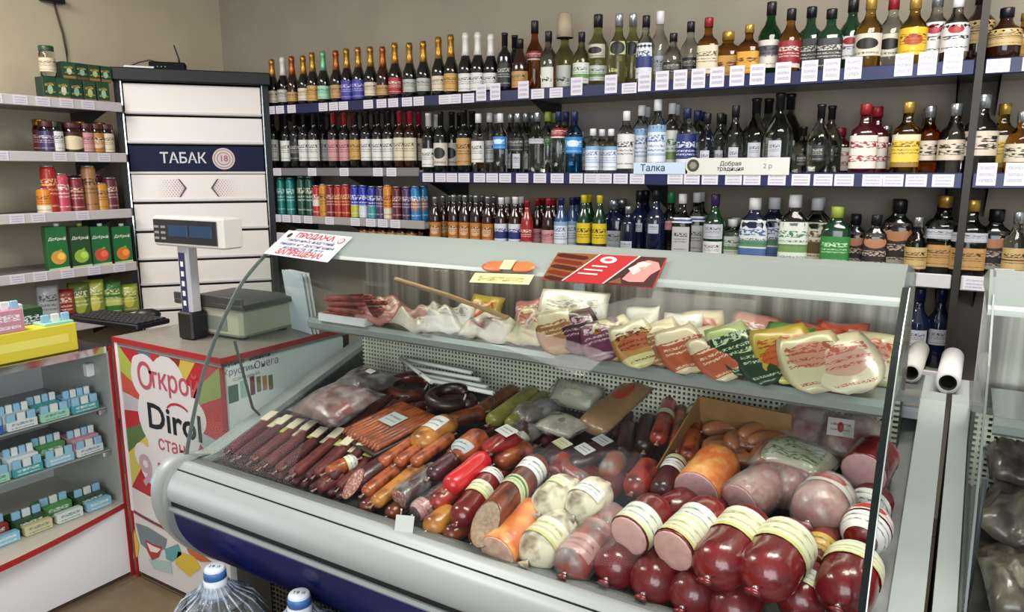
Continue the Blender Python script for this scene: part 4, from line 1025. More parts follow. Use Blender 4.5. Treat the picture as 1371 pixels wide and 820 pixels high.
# ------------------------------------------------------------------ left glass showcase
sx = -2.62
show = thing('glass_showcase', 'low white glass showcase with gum and sweets, red curved trim, at left', 'showcase', (0, 0, 0))
wl = mat('white_showcase_panel', 'f0f0f2', .35)
part('base_cabinet', MB().bx(-3.12, sx, .1, 1.455, .02, .285), wl, show)
part('plinth', MB().bx(-3.1, sx - .008, .1, 1.445, 0, .02), MC['brown_plinth'], show)
mb = MB(); ed = []
for j in range(13):
    t_ = j / 12; y = 1.458 - 1.3 * t_; ed.append((sx + .002 + .11 * sin(pi * t_), y))
n = len(mb.v)
for z_ in (.285, .307):
    mb.v.extend((x, y, z_) for x, y in ed); mb.v.extend([(-3.12, ed[-1][1], z_), (-3.12, ed[0][1], z_)])
K = len(ed) + 2
mb.face(range(n + K, n + 2 * K), 0); mb.face(reversed(range(n, n + K)), 0)
for j in range(K): mb.face((n + j, n + (j + 1) % K, n + K + (j + 1) % K, n + K + j), 1 if j < len(ed) - 1 else 0)
part('trim_board', mb, [mat('cream_board', 'c9c0b4', .4), RED], show)
part('back_panel', MB().bx(-3.12, -3.105, .1, 1.455, .307, .9), wl, show)
part('end_panel', MB().bx(-3.105, sx, 1.44, 1.455, .307, .9), mat('grey_end_panel', 'a7a7a4', .4), show)
part('corner_strip', MB().bx(sx - .004, sx + .004, 1.446, 1.457, .0, .915), RED, show)
part('top_board', MB().bx(-3.12, sx - .004, .1, 1.455, .9, .918), mat('black_top_board', '26262a', .35), show)
part('top_edge', MB().bx(sx - .004, sx + .004, .1, 1.44, .895, .92), CHROME, show)
part('front_pane', MB().bx(sx - .005, sx - .001, .1, 1.44, .307, .895), PANE, show)
for z_ in (.515, .68):
    part('glass_shelf', MB().bx(-3.1, sx - .03, .1, 1.438, z_, z_ + .006), mat('grey_glass_shelf', '8d9a98', .15), show)
    part('shelf_stud', MB().cbox((sx - .045, 1.425, z_ - .012), (.02, .03, .022), .003), CHROME, show)
part('lamp_clip', MB().cbox((sx - .1, 1.425, .82), (.03, .03, .05), .004), PAPER, show)
gcols = [('teal', '3f9aa0'), ('pale blue', '8fbcd8'), ('white', 'd8dcdc'), ('green', '4f8a4a'), ('blue', '2f5fa8'), ('mint', '9fd0b8'), ('pink', 'c78a9a'), ('cream', 'd3c79a'), ('dark green', '2c4a2c'), ('red', '93302a')]
gm = {k: print_mat('gum_' + k.replace(' ', '_'), c, 'e8eeee' if k not in ('white', 'cream', 'mint') else '2f6a86', ((.5, .8, 1), (.15, .3, 1.6))) for k, c in gcols}
gs = {k: mat('gumbox_' + k.replace(' ', '_'), c, .45) for k, c in gcols}


def sweet_box(label, loc, w, d, h, k, group, rz=pi / 2, k2=None, packs=0):
    t = carton('sweets_box', label, 'box', group, loc, w, d, h, gm[k], gs[k2 or k], rz)
    if packs:
        pmb = MB()
        for i in range(packs):
            part('gum_pack', MB().cbox((-w / 2 + w * (i + .5) / packs, -d * .18, h + .012), (w / packs * .8, .012, .03), .002), gs['white' if i % 2 else 'pale blue'], t)
    return t


lev = ((.687, ['pale blue', 'teal', 'white', 'blue', 'teal', 'pale blue'], 'on the upper glass shelf', .052), (.5225, ['pink', 'green', 'white', 'mint', 'blue', 'teal'], 'on the lower glass shelf', .065), (.3085, ['dark green', 'green', 'dark green', 'red', 'dark green', 'green'], 'on the showcase floor', .05))
for z_, ks, wd, hh_ in lev:
    c_ = {}; tot = {k: ks.count(k) for k in ks}
    for i, k in enumerate(ks):
        j = c_.get(k, 0); c_[k] = j + 1
        y = 1.36 - .106 * i; xo = sx - .10 - .03 * (i % 2)
        nm = {2: ('far', 'near'), 3: ('farthest', 'middle', 'nearest')}.get(tot[k], ('',))[j]
        sweet_box((nm + ' ' + k + ' sweets box ' + wd).strip(), (xo, y, z_ + .0008), .098, .1, hh_, k, 'sweets boxes in the glass showcase', packs=4 if z_ > .5 else 3)
        if z_ > .5:
            kk = ('white', 'pale blue', 'teal', 'mint', 'white', 'blue')[(i + (z_ > .6) * 2) % 6]
            sweet_box('flat ' + kk + ' gum box at edge of ' + ('upper' if z_ > .6 else 'lower') + ' glass shelf, ' + ORD[i + 1] + ' from counter', (sx - .045, y + .005, z_ + .0008), .096, .022, .03, kk, 'gum boxes at the glass shelf edges', packs=3)
        if z_ < .5:
            sweet_box('flat ' + ('pale blue', 'white', 'cream', 'pale blue', 'mint', 'white')[i] + ' gum box in the front row, ' + ORD[i + 1] + ' from the counter end', (sx - .035, y + .01, z_ + .0008), .09, .028, .035, ('pale blue', 'white', 'cream', 'pale blue', 'mint', 'white')[i], 'gum boxes in the front row')
# goods on the showcase top
q = at_z(80, 474, .919)
t = thing('yellow_box', 'bright yellow box on the edge of the showcase top', 'box', (-2.70, q.y - .08, .9188), pi / 2)
part('carton_body', MB().cbox((0, 0, .05), (.30, .09, .1), .003), mat('yellow_card', 'd8c93a', .5), t)
part('box_print', MB().cbox((0, -.0455, .05), (.24, .001, .03), .0003), mat('lemon_print', 'e6dc6a', .5), t)
for i, (dx, y, dz, w, d, h, k, nm) in enumerate(((-2.70, 1.31, 0, .10, .08, .11, 'mint', 'teal and mint sweets box right of the yellow box'), (-2.70, 1.155, .1005, .09, .08, .075, 'pink', 'red and white sweets box on the yellow box'), (-2.84, 1.2, 0, .12, .1, .17, 'white', 'white sweets box behind the yellow box'), (-2.84, 1.06, 0, .12, .1, .2, 'teal', 'tall teal sweets box behind the yellow box'), (-2.96, 1.32, 0, .12, .1, .13, 'dark green', 'dark sweets box at the back of the showcase top'), (-2.83, 1.335, 0, .11, .1, .06, 'pale blue', 'flat pale blue sweets box on the showcase top'))):
    sweet_box(nm, (dx, y, .9188 + dz), w, d, h, k, 'sweets boxes on the showcase top', packs=3 if i < 2 else 0)

# ------------------------------------------------------------------ refrigerated meat case
G = [(1.262, .70), (1.29, .795), (1.335, .922), (1.385, 1.026), (1.433, 1.105), (1.511, 1.206), (1.617, 1.29)]
CAN = [(1.617, 1.29), (1.665, 1.325), (1.715, 1.35), (1.77, 1.352), (2.05, 1.305)]


def spline(pts, n=4):
    out = []
    for i in range(len(pts) - 1):
        p0, p1, p2, p3 = pts[max(i - 1, 0)], pts[i], pts[i + 1], pts[min(i + 2, len(pts) - 1)]
        for j in range(n):
            t = j / n
            out.append(tuple(.5 * ((2 * b) + (c - a) * t + (2 * a - 5 * b + 4 * c - d) * t * t + (3 * b - a - 3 * c + d) * t ** 3) for a, b, c, d in zip(p0, p1, p2, p3)))
    return out + [pts[-1]]


GS = spline(G); CS = spline(CAN)
def wall_top(y): return .70 + .315 * (y - 1.35)


steel_in = mat('case_inner_steel', '8b8f8c', .4, .5, col2='7a7e7b', scale=14)
door_m = mat('reflection_streaked_steel', 'a8a49b', .3, .5, col2='6f6a62', scale=5, lo=.35, hi=.62, stretch=(7, .2, .15))  # vertical streaks put the doors' bottle reflections into the steel colour
end_m = mat('pale_grey_end_wall', '9ba29f', .45)
dark_in = mat('dark_case_inside', '474c4a', .4, .4)
canopy_m = mat('pale_mint_canopy', '98a19c', .3, .1, coat=.2)
blue_m = mat('navy_blue_front', '0a1454', .35, col2='08103f', scale=4, coat=.3)
grill_m = mat('perforated_grey', '8f9089', .5, .3)
kick_m = mat('dark_grey_kick', '3b3c3c', .55)


def make_case(name, label, x0, x1, wl, wr, gl, gr):
    """x0..x1 outer length; wl/wr: end wall spans; gl/gr: x of the side panes"""
    c = thing(name, label, 'display case', ((x0 + x1) / 2, 1.7, 0)); ox = -(x0 + x1) / 2; oy = -1.7
    class P(MB):
        def mesh(s, *a, **k):
            s.v = [(x + ox, y + oy, z) for x, y, z in s.v]; return MB.mesh(s, *a, **k)
    ia, ib = wl[1], wr[0]
    part('base_plinth', P().bx(x0 + .03, x1 - .03, 1.45, 2.3, 0, .62), kick_m, c)
    part('kick_panel', P().bx(x0 + .04, x0 + .2, 1.395, 1.45, .02, .31), kick_m, c); part('kick_panel', P().bx(x1 - .2, x1 - .04, 1.395, 1.45, .02, .31), kick_m, c)
    gb = P(); x = x0 + .2
    while x < x1 - .2: gb.bx(x - .0025, x + .0025, 1.40, 1.406, .03, .30); x += .016
    z = .04
    while z < .30: gb.bx(x0 + .2, x1 - .2, 1.399, 1.405, z - .0025, z + .0025); z += .016
    o = part('kick_grille', gb, mat('olive_grey_wire', '6d6c60', .5, .3), c); o['kind'] = 'stuff'
    # front
    bl = spline([(1.186, .565), (1.20, .50), (1.24, .43), (1.30, .365), (1.38, .30)], 4)
    pr = bl + [(1.40, .315)] + [(y + .02, z + .012) for y, z in reversed(bl)]
    part('blue_front', P().extrude_x(pr, x0 + .03, x1 - .03, 0, True), blue_m, c)
    ra = spline([(1.252, .701), (1.245, .703), (1.232, .702), (1.216, .690)], 3)
    part('inner_lip', P().extrude_x([(1.292, .668), (1.292, .694), (1.275, .699), (1.254, .700), (1.254, .664)], x0 + .02, x1 - .02), LIP, c); rb = spline([(1.210, .686), (1.19, .672), (1.175, .645), (1.172, .620), (1.178, .603)], 3)
    part('bumper_rail', P().extrude_x(ra + rb + [(1.23, .603), (1.252, .64)], x0 + .02, x1 - .02, 0, True), SILVER, c)
    part('groove_strip', P().bx(x0 + .02, x1 - .02, 1.2105, 1.2125, .684, .69).bx(x0 + .02, x1 - .02, 1.182, 1.23, .587, .603), mat('black_groove', '15171c', .5), c)
    part('light_strip', P().extrude_x([(1.176, .586), (1.174, .576), (1.182, .566), (1.22, .566), (1.22, .586)], x0 + .02, x1 - .02), SILVER, c)
    # end walls, caps, ledges
    out = [(1.37, .30), (1.37, .02), (2.3, .02), (2.42, .5), (2.42, .955), (2.16, .955), (1.35, .70), (1.262, .695), (1.262, .4)]
    for (a, b) in (wl, wr):
        w = part('end_wall', P().extrude_x([(1.40, .02), (2.3, .02), (2.42, .5), (2.42, .955), (2.16, .955), (1.35, .70), (1.28, .69), (1.30, .40), (1.40, .30)], a, b), end_m, c)
        cap = spline([(1.285, .706), (1.232, .712), (1.185, .69), (1.160, .64), (1.160, .57), (1.185, .50), (1.235, .425), (1.30, .36), (1.39, .295)], 4)
        inn = [(y + .055 * (1 - .3 * k / len(cap)), z - .012 + .02 * k / len(cap)) for k, (y, z) in enumerate(cap)]
        part('end_cap', P().extrude_x(cap + inn[::-1], a - .004, b - .006 if a < -1 else b + .004, 0, True), SILVER, c)
    part('inner_ledge', P().extrude_x([(1.30, .60), (2.12, .60), (2.12, .905), (1.35, .675), (1.30, .665)], ib - .035, ib), steel_in, c)
    part('inner_ledge', P().extrude_x([(1.30, .60), (2.0, .60), (2.0, .885), (1.35, .68), (1.30, .67)], ia, ia + .008), dark_in, c)
    # deck and inside
    part('deck', P().extrude_x([(1.29, .66), (1.31, .665), (2.0, deck_z(2.0)), (2.0, .62), (1.29, .62)], ia, ib), mat('shaded_steel_deck', '4a4742', .45, .3), c)  # steel deck darkened: the shade over it is put into the colour
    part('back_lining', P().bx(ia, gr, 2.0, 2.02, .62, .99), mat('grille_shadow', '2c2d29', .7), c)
    gb = P(); x = ia + .02
    while x < gr - .01: gb.bx(x - .0032, x + .0032, 1.988, 1.993, deck_z(1.99) - .03, .985); x += .0142
    z = deck_z(1.99) - .02
    while z < .985: gb.bx(ia + .01, gr - .005, 1.986, 1.992, z - .0032, z + .0032); z += .0142
    o = part('back_grille', gb, mat('grille_cream_grey', 'd0cfba', .5, .1), c); o['kind'] = 'stuff'
    part('rear_worktop', P().bx(wl[1], wr[0], 2.06, 2.42, .925, .955), STEEL, c)
    part('rear_sill', P().bx(ia, ib, 1.995, 2.07, .985, 1.0), steel_in, c)
    mid = (ia + gr) / 2
    for k, (a, b, y) in enumerate(((ia, mid + .03, 2.03), (mid - .03, gr, 2.045))):
        d = part('sliding_door', P().bx(a, b, y, y + .006, 1.0, 1.30), door_m, c)
        part('door_handle', P().bx((a if k else b) - (-.02 if k else .06), (a if k else b) - (-.06 if k else .02), y - .008, y, 1.1, 1.2), CHROME, d)
    # upper shelf
    sh = part('upper_shelf', P().bx(gl + .03, gr - .006, 1.752, 2.0, 1.040, 1.048), mat('green_grey_shelf', '7f8d88', .15, .1, coat=.3), c)
    part('shelf_rail', P().extrude_x([(1.752, 1.010), (1.742, 1.018), (1.740, 1.036), (1.748, 1.050), (1.756, 1.050), (1.756, 1.010)], gl + .03, gr - .006), mat('grey_shelf_rail', '98a19d', .35, .4), sh)
    for x in (gl + .05, gr - .03): part('shelf_bracket', P().extrude_x([(2.0, 1.0), (2.0, 1.040), (1.76, 1.038), (1.80, 1.02), (1.9, .985)], x - .004, x + .004), DARK, sh)
    # canopy with lamp
    cp = CS + [(2.05, 1.285), (1.80, 1.29), (1.64, 1.282)]
    part('canopy', P().extrude_x(cp, x0 + .035, gr - .004, 0, True), canopy_m, c)
    part('canopy_lip', P().extrude_x([(1.612, 1.284), (1.617, 1.294), (1.63, 1.30), (1.63, 1.284)], x0 + .035, gr - .004), mat('grey_lip', 'aab3ae', .35, .3), c)
    lamp = part('lamp_tube', P().tube([(ia + .1, 1.86, 1.268), (ib - .1, 1.86, 1.268)], .011, 10), mat('lamp_white', 'fff6e4', .5, emit=LAMP), c)
    for x in (ia + .09, ib - .09): part('lamp_holder', P().cbox((x, 1.86, 1.272), (.025, .03, .036), .003), PAPER, c)
    # glass
    th = .005; inner = [(y + th * .9, z - th * .5) for y, z in GS]
    part('front_glass', P().extrude_x(GS + inner[::-1], gl + .004, gr - .004, 0, True), PANE, c)
    side = GS + CS[1:] + [(2.05, wall_top(2.05)), (1.35, .70), (1.29, .69)]
    for x, s in ((gl, 1), (gr, -1)):
        part('side_glass', P().extrude_x(side, x - .0025, x + .0025), PANE, c)
        path = GS + CS[1:4]
        e = P(); ew = .006 if s < 0 else .0018
        e.rings([[(x - ew, y - .004, z + .003), (x + ew, y - .004, z + .003), (x + ew, y + .006, z - .004), (x - ew, y + .006, z - .004)] for y, z in path], 0, smooth=False)
        part('glass_edge', e, RUBBER if s < 0 else GEDGE, c)
        if s < 0:
            part('edge_profile', P().rings([[(x + ew, y - .005, z + .003), (x + ew + .002, y - .005, z + .003), (x + ew + .002, y + .006, z - .004), (x + ew, y + .006, z - .004)] for y, z in path], 0, smooth=False), mat('light_glass_edge', 'a9b5b0', .2, .3), c)
    part('glass_strut', P().tube([(gl + .012, 1.455, 1.022), (gl + .012, 1.505, .79), (gl + .012, 1.56, .72)], .0045, 8), DARK, c)
    return c


LAMP = 9.0
case1 = make_case('meat_display_case', 'curved glass refrigerated meat case with navy front and silver bumper', -1.945, .008, (-1.945, -1.885), (-.05, .008), -1.925, -.084)
case2 = make_case('meat_display_case', 'second curved glass case at the right edge, beside the paper rolls', .021, 1.2, (.021, .060), (1.14, 1.2), .064, 1.12)

# sheets stuck on the canopy glass
def on_slope(px, py):
    """meets the sloping upper part of the curved front (1.56,1.25)-(1.715,1.352), lifted 4 mm"""
    y0, z0, s = 1.56, 1.256, (1.352 - 1.25) / (1.715 - 1.56)
    d = ray(px, py); t = (z0 + .012 - H - s * y0) / (d.z - s * d.y); return EYE + d * t
def slope_sheet(c4, name, label, cat):
    a, b, c_, d = [on_slope(*p) for p in c4]   # bl, br, tr, tl
    o_ = (a + b + c_ + d) / 4; ux = ((b - a) + (c_ - d)).normalized(); uy = (d - a) - ux * (d - a).dot(ux); w = ((b - a).length + (c_ - d).length) / 2; h = uy.length
    fn = frame(o_, ux, uy); t = thing(name, label, cat, o_)
    loc = lambda u, v, k=0: fn(u, v, k) - o_
    return t, loc, w, h
t, fn, w, h = slope_sheet([(357, 340), (440, 351), (470, 318), (383, 308)], 'notice_sign', 'white notice with red and blue lettering on top of the meat case', 'sign')
mb = MB(); sheet(mb, fn, w, h); part('paper_sheet', mb, mat('pinkish_paper', 'e6dfe6', .6), t)
def ln(s, v, sz, m, **k):
    mb = MB(); text_into(mb, s, lambda x, y, kk: fn(x, y + v * h, kk), sz * h, **k); part('lettering', mb, m, t)
ln('ПРОДАЖА', .33, .27, REDINK, bold=.03); bi = mat('blue_ink', '3c4a78', .6)
ln('табачных изделий', .13, .165, bi, bold=.015, sx=1.2); ln('лицам не достигшим', -.03, .165, bi, bold=.015, sx=1.2); ln('возраста 18 лет', -.18, .165, bi, bold=.015, sx=1.2); ln('ЗАПРЕЩЕНА!', -.36, .26, REDINK, bold=.03)
mb = MB(); mb.poly([fn(-w * .40 + .1 * h * cos(a) * .8, .30 * h + .1 * h * sin(a), .001) for a in [j * pi / 6 for j in range(12)]], 0)
mb.poly([fn(w * .41 + .11 * h * cos(a), .30 * h + .11 * h * sin(a), .001) for a in [j * pi / 8 for j in range(16)]], 1); mb.poly([fn(w * .41 + .08 * h * cos(a), .30 * h + .08 * h * sin(a), .0015) for a in [j * pi / 8 for j in range(16)]], 2)
part('print_marks', mb, [INK, REDINK, mat('pinkish_paper', 'e6dfe6', .6)], t)
t, fn, w, h = slope_sheet([(727, 375), (875, 386), (893, 345), (745, 338)], 'sausage_poster', 'red sausage and ham poster lying on the case top', 'poster')
mb = MB(); sheet(mb, fn, w, h); part('poster_sheet', mb, mat('poster_red', 'a32a2c', .35), t)
mb = MB(); W2, H2 = w / 2, h / 2
def pg(pts, mi, k): mb.poly([fn(u * W2, v * H2, k) for u, v in pts], mi)
pg([(-.99, -.98), (-.62, -.98), (-.20, .98), (-.99, .98)], 0, .0005)
for i in range(5):
    a = -.75 + .38 * i
    cap = [(-.93 + .04 * i + .0 * a, a)]
    L_ = .42 + .05 * i; x0_, y0_ = -.97, -.85 + .40 * i
    pts = [(x0_, y0_ - .02), (x0_ + .1, y0_ - .1), (x0_ + L_ - .08, y0_ - .12 - .1), (x0_ + L_, y0_ - .12), (x0_ + L_ - .04, y0_ + .04), (x0_ + .1, y0_ + .18), (x0_, y0_ + .1)]
    pts = clip_poly(pts, -.985, .985, -.97, .97)
    if pts: pg(pts, 1 + i % 2, .001)
pg([(-.62, -.98), (-.59, -.98), (-.17, .98), (-.20, .98)], 3, .0011)
pg([(.12, -.98), (.15, -.98), (.55, .98), (.52, .98)], 3, .0011)
pg([(.15, -.98), (.98, -.98), (.98, .98), (.55, .98)], 4, .0006)
pg([(.42, -.6), (.56, -.75), (.80, -.7), (.86, -.2), (.98, .2), (.90, .62), (.72, .75), (.55, .55), (.5, .0)], 5, .001)
pg([(.44, .1), (.62, .62), (.80, .55), (.70, .1), (.58, -.3)], 6, .0014); pg([(.62, .2), (.72, .3), (.68, .0)], 5, .0017); pg([(.2, -.9), (.38, -.5), (.45, -.9)], 7, .001)
pg([(.02 + .15 * cos(a), .62 + .24 * sin(a)) for a in [j * pi / 9 for j in range(18)]], 3, .001); pg([(.02 + .08 * cos(a), .62 + .1 * sin(a)) for a in [j * pi / 6 for j in range(12)]], 8, .0013)
for k, (u, v, L_) in enumerate(((-.08, .15, .28), (-.16, -.12, .34), (-.22, -.4, .36))): pg([(u - L_ / 2, v - .035), (u + L_ / 2, v - .055), (u + L_ / 2, v + .035), (u - L_ / 2, v + .055)], 3, .001)
part('poster_print', mb, [mat('print_straw', '7a4c24', .4), mat('print_sausage_brown', '43160f', .4), mat('print_sausage_red', '6a2216', .4), mat('print_cream', 'e0c8c0', .4), mat('print_dark_bg', '3a211c', .4), mat('print_ham', 'cf7f7a', .4), mat('print_ham_pale', 'dcb0ac', .4), mat('print_herb', '6a4a2c', .4), mat('print_logo_red', 'b8484a', .4)], t)
t, fn, w, h = slope_sheet([(628, 378), (712, 378), (722, 352), (648, 347)], 'sausage_sticker', 'pale sticker with two orange sausages on the case glass', 'sticker')
mb = MB(); sheet(mb, lambda u, v, k=0: fn(u, v - h * .3, k), w, h * .4, 0, .0006); part('label_strip', mb, print_mat('sticker_print', 'd6d29a', '8f8a4a', ((.2, .7, .9),)), t)
mb = MB()
for s in (-1, 1):
    mb.rings([[Vector(fn(s * w * (.09 + .36 * q / 6), h * .2, 0)) + (Vector(fn(0, 1, 0)) - Vector(fn(0, 0, 0))) * (cos(a) * h * .22 * rr) + (Vector(fn(0, 0, 1)) - Vector(fn(0, 0, 0))) * (sin(a) * .006 * rr) for a in [j * pi / 5 for j in range(10)]] for q, rr in enumerate((.9, 1, 1, 1, .95, .7, .25))], 0)
part('sausage_relief', mb, mat('orange_sausage', 'c96f42', .4), t)
mb = MB(); mb.poly([fn(u, v, .007) for u, v in ((-w * .1, h * .0), (w * .1, h * .0), (w * .1, h * .4), (-w * .1, h * .4))]); part('sausage_band', mb, mat('pale_band', 'dccf9e', .4), t)

# paper rolls over the case ends
for nm, px, py, lab_ in ((0, 1269, 513, 'white paper roll lying in the gap between the two cases'), (1, 1219, 500, 'grey-white paper roll behind the end glass of the case')):
    z = .955 + .0305; q = at_z(px, py, z)
    t = thing('paper_roll', lab_, 'roll', (max(q.x, -.04) if nm == 0 else q.x, q.y, z), -.02, 'paper rolls on the rear worktop')
    r = .030 if nm == 0 else .028
    My = Matrix.Rotation(-pi / 2, 4, 'X')
    part('paper_tube', MB().lathe([(r * .72, 0), (r, 0), (r, .33), (r * .72, .33)], 24, 0, M=My, caps=False), mat('roll_white', 'd3d1d0', .55) if nm == 0 else mat('roll_grey', 'b4b4ae', .55), t)
    part('cardboard_core', MB().lathe([(r * .72, .002), (r * .62, .002), (r * .62, .32), (r * .72, .328)], 24, 0, M=My, caps=False), mat('core_brown', '231d19', .9), t)

# ------------------------------------------------------------------ sausages and packs
SM = {
    'chub': mat('dark_red_casing', '7b1418', .28, coat=.6, col2='540c11', scale=14, lo=.35, hi=.7, bump=.5, bscale=24, stretch=(1.6, 1.6, .5)),
    'dry': mat('dry_dark_sausage', '561a1c', .55, coat=.15, col2='35100f', scale=45, bump=.6, bscale=90),
    'dry2': mat('dry_red_sausage', '6e2423', .5, coat=.2, col2='451414', scale=45, bump=.6, bscale=90),
    'smoke': mat('smoked_orange_sausage', 'ac5428', .36, coat=.5, col2='5e2212', scale=26, lo=.42, hi=.6, bump=.4, bscale=50),
    'gold': mat('golden_sausage', 'bd7c30', .36, coat=.5, col2='7a3a14', scale=24, lo=.42, hi=.62, bump=.3, bscale=40),
    'brown': mat('brown_sausage', '78331c', .33, coat=.5, col2='3c150c', scale=24, lo=.42, hi=.6, bump=.25, bscale=50),
    'purple': mat('purple_salami', '4a1a24', .35, coat=.4, col2='2f1016', scale=30, bump=.3, bscale=60),
    'mould': mat('white_mould_salami', 'd6ccb4', .7, col2='7d6a52', scale=30, lo=.46, hi=.68, bump=.4, bscale=40),
    'net': mat('orange_netted_sausage', 'cf6a34', .4, coat=.3, col2='dca55e', scale=26, lo=.45, hi=.7, bump=.4, bscale=80),
    'redb': mat('bright_red_film', 'c81f26', .3, coat=.5, bump=.2, bscale=40),
    'red': mat('red_salami', 'a5342a', .33, coat=.5, col2='5a1512', scale=28, lo=.42, hi=.6, bump=.3, bscale=50),
    'pinkf': mat('pink_sausage_in_film', 'b9847f', .3, coat=.5, col2='9a625e', scale=20, bump=.5, bscale=35),
    'dark': mat('black_brown_sausage', '2e1510', .4, coat=.3, col2='1c0d0b', scale=20, bump=.3, bscale=40),
    'wien': mat('fawn_wiener', 'a86a48', .4, coat=.3, col2='8a4e34', scale=14, bump=.15, bscale=40),
    'olive': mat('yellow_green_roll', '8f8a44', .4, coat=.4, col2='6d6a34', scale=20, bump=.4, bscale=30),
    'crust': mat('brown_crusted_roll', '7a4a22', .5, coat=.3, col2='4f2c14', scale=40, bump=.5, bscale=60),
}
CUT = {
    'pink': mat('pink_cut_face', 'd9a8a0', .45, col2='cc9a94', scale=60),
    'lilac': mat('lilac_cut_face', 'c29a9a', .45, col2='b68c8e', scale=60),
    'salami': mat('salami_cut_face', '93534a', .5, col2='c9a596', scale=170, lo=.48, hi=.62),
    'beige': mat('beige_cut_face', 'a58c74', .5, col2='8d7460', scale=120),
    'fawn': mat('fawn_cut_face', 'c0a08a', .5, col2='a3826e', scale=50),
}
for k, a, kw in (('wg', ('dedcd2', '5f7a5c'), dict(bands=((.0, .16, 'cfd3a0'),))), ('w', ('e0dedb', '40424a'), {}), ('yg', ('d9d5b6', '8f9560'), dict(bands=((.0, .14, 'c3c27a'), (.86, 1, 'dcdad0')))), ('wr', ('ded6d2', '9c2a2e'), dict(spot=(.5, .5, .12, .3, 'b03a38'))), ('pk', ('c98a8a', '6a2028'), {}), ('gr', ('b9c09a', '2f4a2a'), dict(bands=((.6, .8, '54703c'),))), ('go', ('c09a44', '4a2c10'), {}), ('sil', ('b3b8ba', '303438'), {}), ('rd', ('9c2630', 'e6d0c8'), {})):
    lab('s_' + k, *a, rows=((.58, .72, 1.4), (.3, .38, 2.6)), coat=.2, **kw)
CLIP = mat('clip_metal', 'b0b0b0', .3, .9); STRING = mat('white_string', 'd8d2c4', .8)
FILM = pane_mat('clear_wrap_film', 'f2f2f0', .9, rough=.1, film=.09)
TAIL = mat('casing_tail', '8a6a58', .4, coat=.4)


def axis_matrix(p, q):
    z = (q - p).normalized(); x = Vector((0, 0, 1)).cross(z)
    if x.length < 1e-3: x = Vector((1, 0, 0))
    x.normalize(); y = z.cross(x)
    m = Matrix.Identity(4)
    for i in range(3): m[i][0], m[i][1], m[i][2] = x[i], y[i], z[i]
    return m


def sausage(label, p1, p2, r, off, style, front='round', back='round', bands=(), cut='pink', name='sausage', group=None, obl=0.0, bend=0.0, seg=16, film=False, sagr=1.0):
    """p1 front end, p2 back end (reference pixels of the axis on a plane off above the deck); local Z runs front to back"""
    o1, o2 = off if isinstance(off, tuple) else (off, off)
    a = p1 if isinstance(p1, Vector) else on_deck(p1[0], p1[1], o1)
    b = p2 if isinstance(p2, Vector) else on_deck(p2[0], p2[1], o2)
    Ln = max((b - a).length, r * 2.2); M = axis_matrix(a, b)
    t = thing(name, label, 'sausage', a, 0, group); t.rotation_euler = M.to_euler()
    prof = []
    er = min(r * .85, Ln * .4)
    if front == 'round':
        for k in range(6): an = pi / 2 * k / 5; prof.append((max(r * sin(an), r * .1), er * (1 - cos(an))))
    else: prof.append((r * .985, 0)); prof.append((r, r * .08))
    n = 4
    for k in range(1, n): prof.append((r * (1 + .025 * sin(k * 2.1 + Ln * 40)), er * .9 + (Ln - 1.8 * er) * k / n))
    if back == 'round':
        for k in range(5, -1, -1): an = pi / 2 * k / 5; prof.append((max(r * sin(an), r * .1), Ln - er * (1 - cos(an))))
    else: prof.append((r, Ln - r * .08)); prof.append((r * .985, Ln))
    fy = sagr
    def warp(mb):
        if not bend and not obl: return mb
        nv = []
        for x, y, z in mb.v:
            if obl and z < Ln * .75: z = z + (1 - max(z, 0) / (Ln * .75)) * y * obl
            if bend: x = x + bend * (1 - (2 * z / Ln - 1) ** 2)
            nv.append((x, y, z))
        mb.v = nv; return mb
    part('casing', warp(MB().lathe(prof, seg, 0, 2.0, fy)), SM[style], t)
    for e, z, sgn in ((front, 0, -1), (back, Ln, 1)):
        if e == 'round' and r > .012:
            mb = MB(); c = Matrix.Translation((0, 0, z))
            mb.lathe([(r * .11, -.002), (r * .13, .002), (r * .11, .006)] if sgn > 0 else [(r * .11, -.006), (r * .13, -.002), (r * .11, .002)], 8, 0, M=c)
            part('clip', warp(mb), CLIP, t)
            part('casing_tail', warp(MB().lathe([(r * .10, 0), (r * .16, .006), (r * .30, .016), (.0001, .017)] if sgn > 0 else [(.0001, -.017), (r * .30, -.016), (r * .16, -.006), (r * .10, 0)], 8, 0, 3, .5, c)), SM[style] if r > .03 else TAIL, t)
    if front == 'cut':
        part('cut_face', warp(MB().lathe([(r * .965, -.0008), (r * .9, -.003), (r * .5, -.004), (.0001, -.004)][::-1], seg, 0, 2, fy)), CUT[cut], t)
    if back == 'cut':
        part('cut_face', warp(MB().lathe([(r * .965, Ln + .0008), (r * .9, Ln + .003), (.0001, Ln + .004)], seg, 0, 2, fy)), CUT[cut], t)
    def rad(z):
        for (r0, z0), (r1, z1) in zip(prof, prof[1:]):
            if z0 <= z <= z1: return r0 + (r1 - r0) * (z - z0) / max(z1 - z0, 1e-6)
        return r
    for bd in bands:
        f0, f1, m = bd[:3]; arc = bd[3] if len(bd) > 3 else 360
        z0, z1 = f0 * Ln, f1 * Ln; k = 5; ha = radians(arc) / 2
        pf = [(rad(z0 + (z1 - z0) * i / (k - 1)) * 1.0 + .0018, z0 + (z1 - z0) * i / (k - 1)) for i in range(k)]
        part('label_band', warp(MB().lathe(pf, 24, 0, 2, fy, a0=pi / 2 - ha, a1=pi / 2 + ha, uv=True)), L['s_' + m], t)
    if film:
        pf = [(rr * 1.05 + .003, z) for rr, z in prof]
        if front == 'cut': pf = [(.0001, -.007)] + pf
        part('wrap_film', warp(MB().lathe(pf, seg, 0, 2, fy)), FILM, t)
    return t


MC_ = 'in the meat case'
